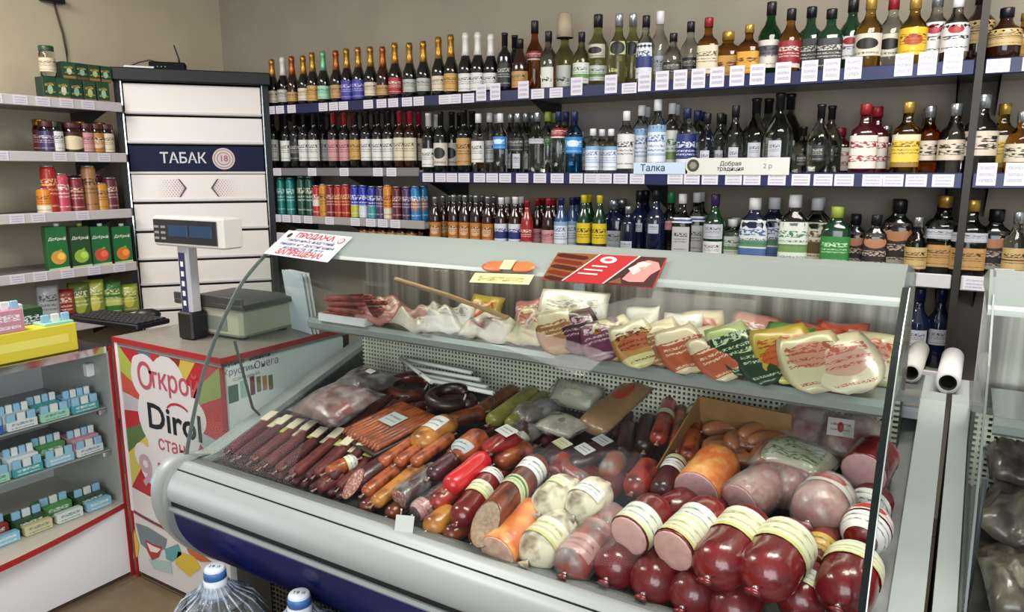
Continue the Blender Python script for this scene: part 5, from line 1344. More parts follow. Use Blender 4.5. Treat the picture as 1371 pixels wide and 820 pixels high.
# dry sausage sticks at the left end: two rows, paper tags on the ends of the front row
nst = 17
for i in range(nst):
    x = -1.845 + .0295 * i; up = .018 if i % 2 else .0
    a = Vector((x + random.uniform(-.004, .004), 1.335 + random.uniform(-.012, .012), 0)); a.z = deck_z(a.y) + .030 + up
    b = Vector((x - .02 + random.uniform(-.006, .006), 1.515 + random.uniform(-.01, .01), 0)); b.z = deck_z(b.y) + .034 + up
    if i == 0: b.x += .03
    t = sausage('thin dry dark red sausage stick, ' + place_words(i, nst, 'front row, left end'), a, b, .0155, 0, 'dry2' if i % 3 else 'dry', name='dry_sausage', group='dry sausage sticks, front row', seg=10)
    Ln = (b - a).length
    part('paper_tag', MB().box((0, .0165, Ln - .012), (.03, .003, .055)), mat('cream_tag', 'd6cbb0', .6) if i % 4 else mat('lime_tag', 'b7bf5a', .6), t)
nst2 = 13
for i in range(nst2):
    x = -1.80 + .0375 * i; up = .014 if i % 2 else 0
    a = Vector((x, 1.535 + random.uniform(-.01, .01), 0)); a.z = deck_z(a.y) + .034 + up
    b = Vector((x - .03, 1.78 + random.uniform(-.01, .01), 0)); b.z = deck_z(b.y) + .04 + up
    if x < -1.76: b.x += .03
    sausage('thin dry dark sausage stick, ' + place_words(i, nst2, 'second row, left end'), a, b, .0175, 0, 'dry', name='dry_sausage', group='dry sausage sticks, second row', seg=10)
for i in range(15):
    x = -1.84 + .034 * i
    a = Vector((x, 1.325, deck_z(1.325) + .012)); b = Vector((x, 1.58, deck_z(1.58) + .012))
    sausage('dry sausage stick in the bottom layer, ' + place_words(i, 15, 'left end'), a, b, .011, 0, 'dry', name='dry_sausage', group='dry sausage sticks, bottom layer', seg=8)

r_ = .024
L_ = [
    # label, p1, p2, r, off, style, kwargs
    # smoked sausages, front middle
    ('short red-brown smoked sausage with a pale tip by the dry sticks', (436, 634), (478, 616), .021, .055, 'smoke', dict(bands=((.62, .98, 'wg'),))),
    ('short dark red smoked sausage at the front bumper', (424, 655), (462, 636), .020, .03, 'dry2', {}),
    ('cut salami with long oval speckled face', (473, 648), (540, 604), .026, .06, 'purple', dict(front='cut', cut='salami', obl=1.5)),
    ('brown smoked sausage left of the orange pair', (462, 660), (520, 622), .019, .02, 'brown', {}),
    ('orange smoked sausage, upper of a pair beside cut salami', (487, 662), (548, 614), .019, .05, 'smoke', {}),
    ('golden smoked sausage right of the orange one', (500, 676), (566, 622), .020, .05, 'gold', {}),
    ('brown sausage at the bumper under the golden pair', (484, 684), (530, 652), .021, .022, 'brown', {}),
    ('purple speckled cut salami in loose film', (535, 668), (588, 628), .026, .055, 'purple', dict(front='cut', cut='salami', film=True)),
    ('dark sausage at the bumper left of the price card', (518, 692), (556, 664), .021, .022, 'brown', {}),
    ('dark plum salami behind the speckled one', (575, 640), (610, 612), .024, .075, 'purple', {}),
    ('glossy purple sausage in wrinkled film', (553, 690), (606, 652), .024, .05, 'purple', dict(film=True, bands=((.05, .3, 'pk'),))),
    ('pink-red sausage lying before the bright red one', (578, 678), (622, 648), .026, .06, 'red', {}),
    ('bright red film-wrapped sausage', (598, 656), (652, 612), .028, .085, 'redb', {}),
    ('orange smoked sausage, first of three below the golden loaf', (508, 622), (566, 582), .018, .075, 'smoke', {}),
    ('orange smoked sausage, second of three below the golden loaf', (530, 622), (588, 582), .018, .075, 'smoke', {}),
    ('red-orange smoked sausage, third of three below the golden loaf', (552, 622), (606, 584), .018, .078, 'smoke', {}),
    ('dark red sausage right of the three orange ones', (600, 615), (640, 592), .024, .07, 'red', {}),
    ('golden glossy sausage coil at the bumper', (571, 712), (608, 684), .030, .034, 'gold', {}),
    ('small dark sausage at the bumper under the coil', (596, 722), (628, 700), .024, .026, 'brown', {}),
    ('dark red chub with pale band in the front', (612, 700), (664, 634), .033, .06, 'chub', dict(bands=((.42, .62, 'yg'), (.78, .92, 'w')))),
    ('small brown sausage under the olive cut one', (632, 728), (664, 700), .026, .026, 'brown', {}),
    ('dark brown sausage with oval greyish cut face', (650, 702), (724, 618), .036, .095, 'brown', dict(front='cut', cut='beige', obl=1.2, bands=((.35, .5, 'gr'), (.68, .86, 'w')))),
    ('orange netted sausage with pale cut end at the bumper', (666, 742), (724, 680), .047, .05, 'net', dict(front='cut', cut='fawn')),
    ('white mould salami at the bumper, right of the orange one', (706, 752), (762, 696), .049, .05, 'mould', dict(bands=((.25, .6, 'yg', 150),))),
    ('white mould salami with yellow mark, behind', (722, 688), (766, 648), .045, .085, 'mould', dict(bands=((.5, .7, 'yg', 70),))),
    ('white mould salami, rightmost, with black print', (768, 692), (808, 652), .046, .085, 'mould', dict(bands=((.3, .6, 'w', 120),))),
    ('red sausage with pink label in clear film', (757, 768), (826, 686), .043, .05, 'red', dict(film=True, bands=((.12, .36, 'pk', 140), (.55, .62, 'rd')))),
    # dark glossy chubs, lower front
    ('dark red chub, leftmost of the lower front row', (812, 776), (868, 700), .048, .05, 'chub', {}),
    ('dark red chub, second in the lower front row', (862, 796), (914, 724), .050, .05, 'chub', {}),
    ('dark red chub, third in the lower front row', (914, 814), (962, 744), .048, .048, 'chub', {}),
    ('dark red chub, fourth in the lower front row', (972, 836), (1010, 764), .048, .046, 'chub', {}),
    ('dark red chub at right of the lower front row', (1062, 822), (1092, 764), .045, .048, 'chub', dict(bands=((.3, .62, 'wg'),))),
    # second layer
    ('pink cut chub with white label band', (842, 718), (886, 676), .046, .125, 'chub', dict(front='cut', bands=((.02, .45, 'wg'),))),
    ('pink cut chub with white-green label, right of first', (901, 738), (958, 680), .047, .13, 'chub', dict(front='cut', bands=((.03, .3, 'yg'), (.3, .62, 'wg')))),
    ('large shiny red chub with green-white label', (948, 774), (1012, 694), .055, .125, 'chub', dict(bands=((.46, .78, 'yg'),))),
    ('large shiny red chub with pale yellow label at centre right', (1012, 788), (1066, 712), .057, .13, 'chub', dict(bands=((.48, .8, 'yg'),))),
    ('large red chub against the end glass', (1122, 812), (1150, 742), .054, .10, 'chub', dict(bands=((.55, .74, 'yg'), (.74, .98, 'wg')))),
    ('red chub with white label behind the end-glass chub', (1150, 728), (1170, 690), .046, .105, 'chub', dict(bands=((.1, .45, 'w'), (.5, .8, 'wr')))),
    ('brown chub with gold label between red chubs', (1090, 752), (1112, 704), .033, .075, 'brown', dict(bands=((.02, .4, 'go'),))),
    ('dark red chub behind the pink cut pair', (884, 694), (930, 668), .042, .07, 'chub', {}),
    ('dark red chub behind, beside the lilac cut sausage', (930, 700), (980, 672), .042, .06, 'chub', {}),
    # middle
    ('lilac cut sausage in an orange net', (932, 660), (970, 612), .056, .10, 'net', dict(front='cut', cut='lilac')),
    ('lilac cut sausage in loose film', (990, 676), (1040, 640), .050, .10, 'pinkf', dict(front='cut', cut='lilac', film=True)),
    ('pink sausage half in crumpled film', (1040, 668), (1072, 634), .045, .09, 'pinkf', dict(film=True)),
    ('pinkish chub with red and white end in film', (1082, 700), (1120, 652), .055, .11, 'pinkf', dict(film=True, bands=((.55, .85, 'wr'),))),
    ('pale lilac cut sausage at the end glass', (1156, 634), (1180, 600), .052, .12, 'chub', dict(front='cut', cut='lilac')),
    ('dark sausage with white label under the pale lilac one', (1156, 690), (1176, 660), .044, .06, 'dry2', dict(bands=((.0, .4, 'w'),))),
    ('small dark salami with yellow and white label', (882, 664), (908, 616), .028, .085, 'purple', dict(bands=((.55, .75, 'w'), (.78, .95, 'yg')))),
    ('red salami left of the labelled dark one', (846, 660), (872, 622), .033, .06, 'red', {}),
    ('orange-red short salami in film', (812, 640), (828, 612), .028, .07, 'smoke', dict(film=True)),
    ('dark brown sausage behind the salamis', (834, 612), (842, 570), .024, .05, 'dark', {}),
    ('very dark sausage beside the long salamis', (862, 604), (868, 560), .026, .05, 'dark', {}),
    ('slim red salami with yellow tag, nearest the meat tray', (880, 592), (898, 536), .024, .075, 'red', dict(bands=((.5, .6, 'yg'),))),
    ('long orange-red salami, left of two by the box', (904, 612), (914, 546), .023, .06, 'smoke', {}),
    ('long orange-red salami with yellow band by the box', (922, 618), (932, 546), .024, .075, 'smoke', dict(bands=((.78, .88, 'yg'),))),
    ('red salami against the cardboard box', (934, 600), (942, 548), .020, .045, 'red', {}),
    ('flat dark red strip sausage behind the white salamis', (786, 650), (742, 618), .022, .06, 'red', dict(film=True)),
    ('red cut sausage with ringed face', (742, 636), (760, 612), .026, .06, 'red', dict(front='cut', cut='salami')),
    ('long brown crusted roll, at the left by the wire rack', (630, 560), (690, 522), .026, .04, 'crust', {}),
    ('long yellow-green roll beside the crusted roll', (655, 568), (716, 524), .028, .045, 'olive', {}),
    ('yellow-green roll at the right, against the grille', (680, 572), (732, 530), .024, .04, 'olive', {}),
    ('dark thick sausage under the wire rack', (572, 546), (640, 540), .036, .05, 'dark', {}),
    ('dark sausage behind the golden loaf', (598, 566), (650, 552), .026, .05, 'brown', {}),
    ('dark brown sausage under the frankfurter slab', (480, 606), (520, 590), .02, .03, 'brown', {}),
    ('pale pinkish sausage in film at the back left', (424, 556), (470, 534), .034, .06, 'pinkf', dict(film=True)),
    ('dark long sausage at the far left back', (448, 530), (505, 500), .024, .05, 'dark', {}),
    ('dark maroon sausage in front of the labelled dark packs', (800, 668), (836, 640), .03, .045, 'dry2', {}),
    ('orange-brown cut piece in front of the meat tray', (662, 622), (712, 600), .028, .05, 'smoke', {}),
    ('dark red sausage behind the bright red one', (630, 634), (668, 606), .022, .045, 'red', {}),
    ('brown sausage deep between the chub and the salami', (690, 676), (720, 648), .03, .045, 'brown', {}),
    ('dark red sausage behind the white salamis', (760, 660), (800, 632), .03, .035, 'chub', {}),
    ('dark red sausage below the lilac cut sausage', (962, 690), (1000, 660), .035, .045, 'chub', {}),
    ('dark chub below the pinkish film chub', (1070, 720), (1100, 690), .036, .045, 'chub', {}),
    ('dark red chub low beside the end wall', (1128, 742), (1150, 700), .038, .045, 'chub', {}),
]
for lb, p1, p2, r, off, st_, kw in L_:
    nm = 'salami' if 'salami' in lb else ('sausage_chub' if 'chub' in lb else ('sausage_roll' if ' roll' in lb else 'sausage'))
    sausage(lb, p1, p2, r, off, st_, name=nm, group='sausages on the case deck', **kw)


fill = [(640, 600), (665, 640), (700, 640), (735, 650), (770, 640), (690, 600), (725, 595), (760, 590), (800, 600), (830, 640), (820, 585), (855, 640), (890, 640), (910, 650), (560, 560), (590, 580), (620, 560), (655, 585), (520, 640), (560, 640)]
for i, (px, py) in enumerate(fill):
    a = on_deck(px, py, .02); b = a + Vector((random.uniform(-.03, .03), .17, .034))
    sausage('dark sausage of the bottom layer, ' + place_words(i, len(fill), 'mid case'), a, b, .019, 0, ('dark', 'brown', 'dry', 'purple')[i % 4], name='sausage', group='bottom layer sausages', seg=10)


def lying_pack(label, px, py, off, w, h, th, m, rz=0.0, name='meat_pack', tilt=0.0, seedv=1, lbl=None, film=False, wob=.006, cat='pack'):
    q = on_deck(px, py, off)
    t = thing(name, label, cat, q, 0, 'packs on the case deck')
    t.rotation_euler = (Matrix.Rotation(rz, 3, 'Z') @ Matrix.Rotation(-pi / 2 + .197 + tilt, 3, 'X')).to_euler()
    mb = pouch_mesh(w, h, th, seedv, wob=wob); mb.v = [(x, y, z - h / 2) for x, y, z in mb.v]
    part('contents', mb, m, t)
    if film:
        m2 = pouch_mesh(w * 1.08, h * 1.08, th * 1.15, seedv + 5, wob=wob * 1.2); m2.v = [(x, y - .001, z - h * .54) for x, y, z in m2.v]; part('wrap_film', m2, FILM, t)
    if lbl:
        lw, lh, lu, lv, lm = lbl
        mb = MB(); sheet(mb, frame((lu, -th / 2 - .008, lv), (1, 0, 0), (0, -.08, 1)), lw, lh); part('price_label', mb, L['s_' + lm] if isinstance(lm, str) else lm, t)
    return t


slab = mat('frankfurter_slab', 'a8562c', .38, coat=.4, col2='74341a', scale=30, bump=.5, bscale=60)
# vacuum pack of thin frankfurters
q = on_deck(524, 570, .075)
t = thing('frankfurter_pack', 'slab of thin brown frankfurters with a grey-white label', 'pack', q, -.42, 'packs on the case deck'); t.rotation_euler = (Matrix.Rotation(-.30, 3, 'Z') @ Matrix.Rotation(.197, 3, 'X')).to_euler()
for i in range(11):
    part('frankfurter', MB().tube([(-.0925 + .0185 * i, -.115, -.002), (-.0925 + .0185 * i, -.10, .004), (-.0925 + .0185 * i, 0, .006), (-.0925 + .0185 * i, .10, .004), (-.0925 + .0185 * i, .115, -.002)], [.004, .0086, .0088, .0086, .004], 8), slab, t)
mb = MB(); sheet(mb, frame((0, .01, .018), (1, 0, 0), (0, 1, .02)), .075, .06); part('price_label', mb, L['s_sil'], t)
part('tray', MB().cbox((0, 0, -.012), (.2, .25, .012), .003), mat('dark_tray', '3a2a22', .5), t)
# golden loaf
sausage('golden roast loaf with white price label', (556, 598), (606, 562), .042, .085, 'gold', name='roast_loaf', group='sausages on the case deck', bands=((.35, .75, 'w', 80),), sagr=.75)
sausage('orange-red glossy rolled meat with grey label', (612, 612), (646, 582), .038, .085, 'smoke', name='rolled_meat', group='sausages on the case deck', bands=((.0, .3, 'sil', 120),), sagr=.85)


def ring_sausage(label, px, py, R, r, off, st_):
    q = on_deck(px, py, off); t = thing('ring_sausage', label, 'sausage', q, 0, 'sausages on the case deck'); t.rotation_euler = (.197, 0, .4)
    pts = [(R * cos(a), R * sin(a), .004 * sin(2 * a)) for a in [radians(20 + 320 * k / 24) for k in range(25)]]
    part('casing', MB().tube(pts, [r * .4] + [r] * 23 + [r * .4], 12), SM[st_], t)
    part('string', MB().tube([pts[0], (R * 1.02, 0, .006), pts[-1]], .003, 6), STRING, t)
ring_sausage('brown ring sausage lying at the back left', 545, 517, .07, .02, .04, 'brown')
ring_sausage('dark ring sausage under the wire rack', 600, 532, .055, .02, .09, 'dark')
whitecheese = print_mat('pack_pale', 'c3bda6', '8a8a70', ((.5, .6, 2),), rough=.35, coat=.3)
lying_pack('pale foam-tray pack leaning on the grille', 770, 530, .075, .17, .09, .06, whitecheese, -.1, tilt=.5, seedv=3, film=True)
lying_pack('pale film-wrapped tray with a small brown spot', 752, 570, .06, .14, .10, .03, print_mat('pack_tray', 'bab4a4', 'a8a294', (), spot=(.45, .6, .1, .08, '6a3a2c'), rough=.35, coat=.3), -.25, seedv=4, film=True)
lying_pack('flat pack of minced patties with a red picture label', 822, 545, .085, .12, .24, .045, print_mat('pack_patty', '8a6a4a', 'b89a70', (), spot=(.5, .72, .28, .17, 'a83a24'), rough=.35, coat=.4), -.32, tilt=.25, seedv=5)
lying_pack('dark pack in white wrapping beside the trays', 700, 580, .05, .10, .08, .04, print_mat('pack_dkw', '4a2f28', 'd8d0c8', (), bands=((0, .3, 'c9c4bc'),), coat=.3), -.3, seedv=6, film=True)
lying_pack('grey clear-film bag right of the green rolls', 718, 552, .05, .1, .14, .05, mat('grey_bag', '77736a', .3, coat=.5, col2='55514a', scale=20, bump=1.0, bscale=26), -.4, seedv=7, film=True)
lying_pack('pink meat bag at the back left corner', 450, 540, .11, .22, .20, .07, mat('pink_bag', '8a5a58', .3, coat=.5, col2='5a3f3a', scale=22, bump=1.0, bscale=26), -.2, seedv=8, film=True)
lying_pack('dark meat bag at the left grille with pale label', 488, 512, .085, .20, .15, .06, mat('dark_bag', '4d3830', .3, coat=.5, col2='2e211d', scale=22, bump=1.0, bscale=26), -.3, seedv=9, film=True, lbl=(.04, .02, .02, .02, 'w'))
dk = mat('dark_pack', '2c1c1e', .35, coat=.4, col2='43282a', scale=18)
for i, (px, py, lm, nm) in enumerate(((746, 608, 'yg', 'yellow and white'), (776, 616, 'w', 'white'), (800, 604, 'sil', 'silver'))):
    lying_pack('dark flat pack with %s label, behind the white salamis' % nm, px, py, .055, .085, .11, .035, dk, -.6, seedv=20 + i, lbl=(.06, .035, 0, .02, lm))
lying_pack('red pack with white price label right of the rolled meat', 668, 594, .085, .07, .12, .04, mat('red_pack', 'a02226', .3, coat=.5, col2='6a1416', scale=18), -.5, seedv=24, lbl=(.065, .04, 0, .03, 'w'))
lying_pack('ham pack with green and white label', 1064, 618, .115, .17, .13, .075, print_mat('pack_ham', 'b9b59c', '3f6a34', ((.5, .75, 1.4), (.2, .4, 1.2)), bands=((.86, 1, '9c2a2c'), (0, .08, '9c3a3a')), rough=.3, coat=.5), -.25, seedv=10, film=True)
lying_pack('clear bag of pink meat with white top', 1075, 572, .10, .16, .16, .07, mat('rose_bag', '9c5f5c', .3, coat=.5, col2='b8a49c', scale=20, bump=1.0, bscale=26), -.1, tilt=.2, seedv=11, film=True, lbl=(.06, .05, .01, .07, 'wg'))
lying_pack('clear bag of red meat with red label by the end glass', 1136, 590, .10, .15, .17, .08, mat('red_meat_bag', '9a4a44', .3, coat=.5, col2='bda49a', scale=20, bump=1.0, bscale=26), .1, tilt=.2, seedv=12, film=True, lbl=(.06, .06, -.02, -.01, 'wr'))
lying_pack('pink meat bag in the back right corner', 1150, 562, .10, .13, .13, .07, mat('rose_bag2', 'a8706a', .3, coat=.5, col2='c9b0a6', scale=20, bump=1.0, bscale=26), .0, tilt=.4, seedv=13, film=True)
# cardboard box of wieners
qa = on_deck(952, 590, .0); qb = on_deck(1058, 610, .0)
t = thing('cardboard_box', 'open brown cardboard box of wieners against the grille', 'box', (-.455, 1.79, deck_z(1.79) + .001)); t.rotation_euler = (.197, 0, -.12)
kr = mat('brown_cardboard', '8f6a3c', .8, col2='7d5a30', scale=12); bw, bd, bh = .25, .26, .13
part('box_bottom', MB().bx(-bw / 2, bw / 2, -bd / 2, bd / 2, 0, .004), kr, t)
part('box_wall', MB().bx(-bw / 2, bw / 2, bd / 2 - .004, bd / 2, 0, bh + .03), kr, t)
part('box_wall', MB().extrude_x([(-bd / 2, 0), (bd / 2, 0), (bd / 2, bh + .03), (-bd / 2, bh * .62)], -bw / 2, -bw / 2 + .004), kr, t)
part('box_wall', MB().bx(bw / 2 - .004, bw / 2, -bd / 2, bd / 2, 0, bh * .55), kr, t)
part('box_wall', MB().bx(-bw / 2, bw / 2, -bd / 2, -bd / 2 + .004, 0, bh * .4), kr, t)
wl_ = [(970, 575, .10, .5), (985, 590, .12, 1.6), (1000, 598, .11, .2), (1012, 578, .13, 1.0), (1030, 590, .12, .6), (975, 605, .10, -.3), (960, 596, .08, 1.2), (1040, 606, .11, 1.3), (1005, 620, .10, .1), (1022, 612, .13, 1.8)]
for i, (px, py, off, an) in enumerate(wl_):
    q = on_deck(px, py, off * .8); t = thing('wiener', 'fat fawn wiener, ' + place_words(i, len(wl_), 'in the cardboard box'), 'sausage', q, an, 'wieners in the cardboard box')
    pts = [(-.06, -.014, -.002), (-.052, -.008, 0), (-.03, .004, 0), (0, .010, .0), (.03, .004, 0), (.052, -.008, 0), (.06, -.014, -.002)]
    part('casing', MB().tube(pts, [.003, .015, .021, .022, .021, .015, .003], 12), SM['wien'], t)
    part('knot', MB().tube([(-.059, -.014, -.002), (-.068, -.017, -.003)], [.003, .005], 6), TAIL, t)
# white wire rack at the back left
a, b = on_deck(540, 483, .15), on_deck(560, 505, .12)
t = thing('wire_rack', 'white wire rack of four bars over the dark sausages', 'rack', a)
for p1, p2 in (((546, 482), (632, 500)), ((553, 493), (643, 509)), ((562, 502), (652, 519)), ((578, 510), (661, 527))):
    A_, B_ = on_deck(*p1, .10) - a, on_deck(*p2, .10) - a
    part('bar', MB().tube([A_, B_], .0075, 8), mat('white_wire', 'f6f4ee', .4), t)
A_, B_ = on_deck(536, 480, .10) - a, on_deck(578, 512, .10) - a
part('side_bar', MB().tube([A_, B_], .0075, 8), MC['white_wire'], t)
for pp_ in ((540, 484), (574, 509), (632, 500), (661, 527)):
    A_ = on_deck(*pp_, .10); part('foot', MB().tube([A_ - a, Vector((A_.x, A_.y + .01, deck_z(A_.y + .01) + .002)) - a], .002, 6), DARK, t)
# blank price card at the bumper and small cards stuck between sausages
q = on_deck(541, 705, .06)
t = thing('price_card', 'blank grey-white price card standing at the bumper', 'card', q, .35); t.rotation_euler = (-.45, 0, .35)
mb = MB(); sheet(mb, frame((0, 0, 0), (1, 0, 0), (0, 0, 1)), .046, .05, 0, .001); part('card', mb, mat('grey_white_card', 'b9bdb6', .6), t)
part('pin', MB().tube([(-.012, .002, .02), (-.012, .002, .04)], .002, 6), CLIP, t)

# ---- packs on the upper glass shelf
ZS = 1.0485
def q_sh(px, y): return at_y(px, 430, y).x
ux_ = {k: print_mat('upack_' + k, *a, rough=.3, coat=.45, **kw) for k, a, kw in (  # cream upper bands put the lamp light on the pack tops into the colour
    ('purple', ('4a2438', 'c9a0b4'), dict(bands=((.55, .8, '3a2a2c'),))), ('plum', ('6a2f50', 'd8c0c8'), {}), ('amber', ('a8702c', '5a2a10'), dict(spot=(.5, .4, .4, .3, 'c08a3a'), bands=((.72, 1, 'd8cfa4'),))), ('tan', ('b58a4c', '6a2410'), dict(bands=((0, .25, 'd8cf92'), (.7, 1, 'e0d8b4')), spot=(.5, .5, .4, .16, 'b5603a'))),
    ('brown', ('9a6c44', 'd8c9a0'), dict(bands=((.7, 1, 'd8ccaa'),))), ('coral', ('b0583c', 'e6d0b0'), dict(bands=((.68, 1, 'ddd0b0'), (0, .1, 'd8c8a0')))), ('orange', ('c07a3c', '7a2a14'), dict(bands=((.0, .2, 'd8c498'), (.72, 1, 'e0d6bc')))), ('white', ('e4e0d4', 'a8a394'), {}), ('rose', ('b87a70', 'e0d0c8'), {}),
    ('dkgreen', ('1f3a24', 'b9cfa8'), dict(bands=((.78, 1, 'a8b878'),))), ('green', ('4f8a3c', 'e6ecc8'), dict(bands=((.4, .7, '2f5a2c'),))), ('limeo', ('b8a03c', 'b0401c'), dict(spot=(.5, .45, .36, .2, 'c0602c'), bands=((0, .15, 'c9c86a'),))), ('cream', ('d3c9a0', 'b0503c'), dict(spot=(.5, .6, .34, .22, 'c9907a'))), ('creamr', ('dcd2b4', 'c05a4a'), dict(spot=(.5, .5, .34, .24, 'd6a898'))), ('redw', ('b54a34', 'e6d8c0'), dict(bands=((.5, .75, 'd8ceb0'),))))}
fr = [(760, 'brown', 'dark brown patterned pack'), (790, 'purple', 'dark purple meat pack'), (818, 'plum', 'plum purple pack'), (842, 'amber', 'amber brown pack'), (872, 'tan', 'tan pack with yellow base and red print'), (903, 'brown', 'brown pack right of the yellow-based one'), (934, 'coral', 'coral red pack with pale band'), (962, 'orange', 'orange pack with cream base'), (990, 'coral', 'small coral pack next to the dark green ones'),
      (1012, 'dkgreen', 'dark green slim pack'), (1040, 'dkgreen', 'broad dark green pack with lighter top'), (1072, 'limeo', 'yellow-green pack with orange oval'), (1112, 'cream', 'cream pack with red print'), (1162, 'creamr', 'large round-bottomed cream pack by the end glass')]
for i, (px, k, nm) in enumerate(fr):
    wd = .115 + (.03 if i >= 11 else 0) + (.02 if i == 13 else 0); hh_ = .15 if i < 9 else .16
    y = 1.748 + .02 * (i % 2); x = q_sh(px, y)
    t = thing('meat_packet', nm + ' hanging over the upper shelf front', 'pack', (x, y - .025, ZS + .006 + .006 * (i % 2)), 0, 'vacuum packs along the upper shelf front')
    t.rotation_euler = (Matrix.Rotation(random.uniform(-.1, .1) + .25, 3, 'Z') @ Matrix.Rotation(-.85 + random.uniform(-.1, .1), 3, 'X') @ Matrix.Rotation(-.38 + random.uniform(-.1, .1), 3, 'Y')).to_euler()
    part('film', pouch_mesh(wd * 1.05, hh_ * 1.05, .016, 40 + i, round_=.9, wob=.004, curl=.012), ux_[k], t)
bk = [(640, .09, 'limeo', 'orange and yellow-green pack behind the tan stick'), (700, .09, 'rose', 'pinkish pack on the middle of the upper shelf'), (850, .10, 'white', 'crumpled white pack behind the tan one'), (905, .10, 'white', 'white pack behind the coral ones'), (945, .11, 'cream', 'cream-white pack standing behind'), (1000, .11, 'rose', 'pale rose pack standing behind dark green ones'), (1046, .10, 'green', 'green topped pack behind'), (1086, .10, 'redw', 'red and white pack standing behind'), (1128, .11, 'redw', 'red-topped pack second from the end glass'), (1170, .10, 'cream', 'cream pack behind the largest one')]
for i, (px, hh_, k, nm) in enumerate(bk):
    y = 1.86 + .02 * (i % 3); x = q_sh(px, y)
    t = thing('meat_packet', nm + ' on the upper shelf', 'pack', (x, y, ZS + .006), 0, 'vacuum packs at the back of the upper shelf')
    t.rotation_euler = (Matrix.Rotation(random.uniform(-.3, .3), 3, 'Z') @ Matrix.Rotation(random.uniform(-.2, .3), 3, 'Y') @ Matrix.Rotation(-.55, 3, 'X')).to_euler()
    part('film', pouch_mesh(.12, hh_ + .03, .04, 70 + i, wob=.009), ux_[k], t)
wbag = print_mat('upack_whitebag', 'd6d0c0', '9a6a64', ((.3, .4, 2),), spot=(.4, .5, .3, .2, 'b88a84'), rough=.35, coat=.4)
for i, (px, y, w, h, k, nm, rz, tl_) in enumerate(((512, 1.80, .15, .13, 'rose', 'pink-white meat pack at the left of the upper shelf', .2, -1.2), (556, 1.79, .16, .13, 'white', 'crumpled white meat pack left of the white tray', -.2, -1.25), (600, 1.80, .16, .12, 'white', 'white pack with pink meat on upper shelf', .1, -1.1), (655, 1.79, .17, .11, 'white', 'white tray pack with dark slot', .0, -1.2), (708, 1.79, .13, .13, 'cream', 'cream and brown striped pack', -.1, -1.0), (735, 1.80, .12, .12, 'white', 'white film pack left of the purple ones', .2, -.9), (772, 1.90, .21, .15, 'white', 'big white wedge-shaped pack standing up', .15, -.45))):
    x = q_sh(px, y)
    t = thing('meat_packet', nm, 'pack', (x, y - .05, ZS + .018), 0, 'white packs at left of the upper shelf')
    t.rotation_euler = (Matrix.Rotation(rz, 3, 'Z') @ Matrix.Rotation(tl_, 3, 'X')).to_euler()
    part('film', pouch_mesh(w, h, .05, 90 + i, nx=12, ny=12, wob=.019), wbag if k == 'white' and i % 2 else ux_[k], t)
    if 'slot' in nm:
        part('dark_slot', MB().lathe([(.02, 0), (.018, -.002), (.0001, -.003)][::-1], 12, 0, 2, .4, Matrix.Translation((0, -.03, h / 2)) @ Matrix.Rotation(pi / 2, 4, 'X')), dk, t)
# kabanos sausages in a foam tray at the left
q = Vector((q_sh(478, 1.80), 1.80, ZS + .0006)); t = thing('foam_tray', 'white foam tray under the thin red sausages, upper shelf', 'tray', q)
part('tray_base', MB().cbox((-.01, 0, .006), (.2, .13, .012), .004), mat('white_foam', 'd9dcd9', .6), t)
part('tray_rim', MB().bx(-.11, .09, -.067, -.06, .0, .026).bx(-.11, .09, .06, .067, 0, .026).bx(-.115, -.108, -.065, .065, 0, .026).bx(.088, .095, -.065, .065, 0, .026), mat('white_foam', 'd9dcd9', .6), t)
for i in range(20):
    y = -.05 + .018 * (i % 6); lv = i // 6
    a = q + Vector((-.10 + random.uniform(-.015, .015), y + .006, .024 + .016 * lv)); b = q + Vector((.10 + random.uniform(-.02, .04), y + random.uniform(-.02, .02), .026 + .024 * lv))
    sausage('thin red-brown sausage stick, ' + place_words(i, 20, 'in foam tray'), a, b, .0088, 0, ('red', 'dry2', 'smoke')[i % 3], name='sausage_stick', group='thin sausages in the foam tray', seg=8)
a = at_y(530, 379, 1.87); b = at_y(683, 417, 1.80); a.z = max(a.z, ZS + .07)
t = thing('tan_stick', 'long tan stick lying across the white packs', 'stick', a); v = Vector((q_sh(683, 1.80), 1.79, ZS + .075)) - a
part('rod', MB().tube([(0, 0, .012), v * .5 + Vector((0, 0, .012)), v], [.009, .008, .007], 8), mat('tan_wood', 'a98a62', .6), t)

# ---- goods in the second case
for i in range(18):
    x = .145 + .105 * (i % 3); y = 1.40 + .11 * (i // 3)
    t = thing('fish_pack', ('dark', 'grey', 'black and white')[i % 3] + ' film pack, row ' + NUM[i // 3 + 1] + ' from the front of the second case', 'pack', (x, y, deck_z(y) + .05 + .05 * (i // 3 % 2)), 0, 'packs in the second case')
    t.rotation_euler = (-pi / 2 + .25, 0, random.uniform(-.4, .4))
    mb = pouch_mesh(.1, .16, .06, 120 + i, wob=.012); mb.v = [(a_, b_, c_ - .08) for a_, b_, c_ in mb.v]
    part('contents', mb, mat(('fish_dark', 'fish_grey', 'fish_black')[i % 3], ('3a332c', '77746a', '1f1e1e')[i % 3], .35, coat=.5, col2=('6a5f50', 'aaa79a', 'b8b4aa')[i % 3], scale=25, bump=.5, bscale=30), t)

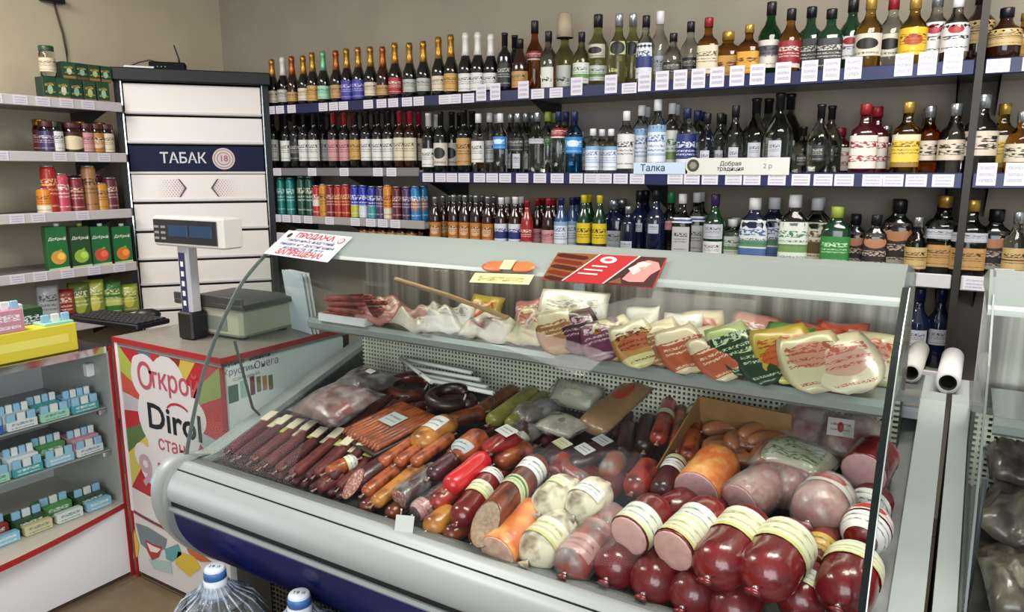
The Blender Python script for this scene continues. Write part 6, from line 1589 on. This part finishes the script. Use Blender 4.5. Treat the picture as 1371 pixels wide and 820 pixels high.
# ------------------------------------------------------------------ water bottles on the floor in front of the case
wat = pane_mat('clear_blue_bottle_film', 'dfeaf2', 1.0, rough=.08, film=.16)
for i, (px, py, ztop, nm) in enumerate(((288, 772, .50, 'large clear water bottle with blue cap at the counter, left'), (413, 800, .50, 'large clear water bottle with blue cap, right, at navy front'))):
    q = at_z(px, py, ztop - .03); q.y -= .0 if i == 0 else .03
    t = thing('water_bottle', nm, 'bottle', (q.x, q.y, 0), .5, 'large water bottles on the floor')
    prof = [(.115, 0), (.128, .012), (.13, .05), (.126, .07), (.13, .09), (.13, .16), (.126, .18), (.13, .20), (.13, .29), (.127, .325), (.112, .365), (.082, .398), (.05, .418), (.034, .426), (.029, .436), (.028, .455)]
    part('bottle_body', MB().lathe(prof, 28), wat, t)
    part('water', MB().lathe([(r * .97, z + .003) for r, z in prof[:12]], 24), glass_mat('bottle_water', 'dcebf2', .0, 1.15), t)
    cp = part('cap', MB().lathe([(.0285, .446), (.0295, .450), (.029, .484), (.027, .494), (.024, .498), (0, .498)], 20), mat('white_blue_cap', 'cfd8e2', .4), t)
    part('cap_band', MB().lathe([(.0298, .468), (.0296, .482), (.028, .490)], 20), mat('blue_cap_band', '3f6fb0', .4), cp)
    mb = MB(); text_into(mb, '19 л', frame((0, 0, .4985), (1, 0, 0), (0, 1, 0)), .018, k=.0004); part('cap_print', mb, mat('navy_ink', '232a4a', .6), cp)
    fl_ = MB(); nfold = 22
    for k in range(nfold):
        a = 2 * pi * k / nfold; a2 = a + .08
        fl_.tube([(.034 * cos(a), .034 * sin(a), .452), (.05 * cos(a2), .05 * sin(a2), .43), (.095 * cos(a2), .095 * sin(a2), .40), (.132 * cos(a2 + .05), .132 * sin(a2 + .05), .345)], [.0025, .003, .0025, .0012], 5)
    part('plastic_folds', fl_, pane_mat('white_film_fold', 'd8e2ea', 1.0, rough=.1, film=.35), t)
    part('neck_sleeve', MB().lathe([(.043, .418), (.034, .43), (.0315, .445), (.0308, .466)], 16), mat('white_sleeve', 'd2d6e0', .45), t)
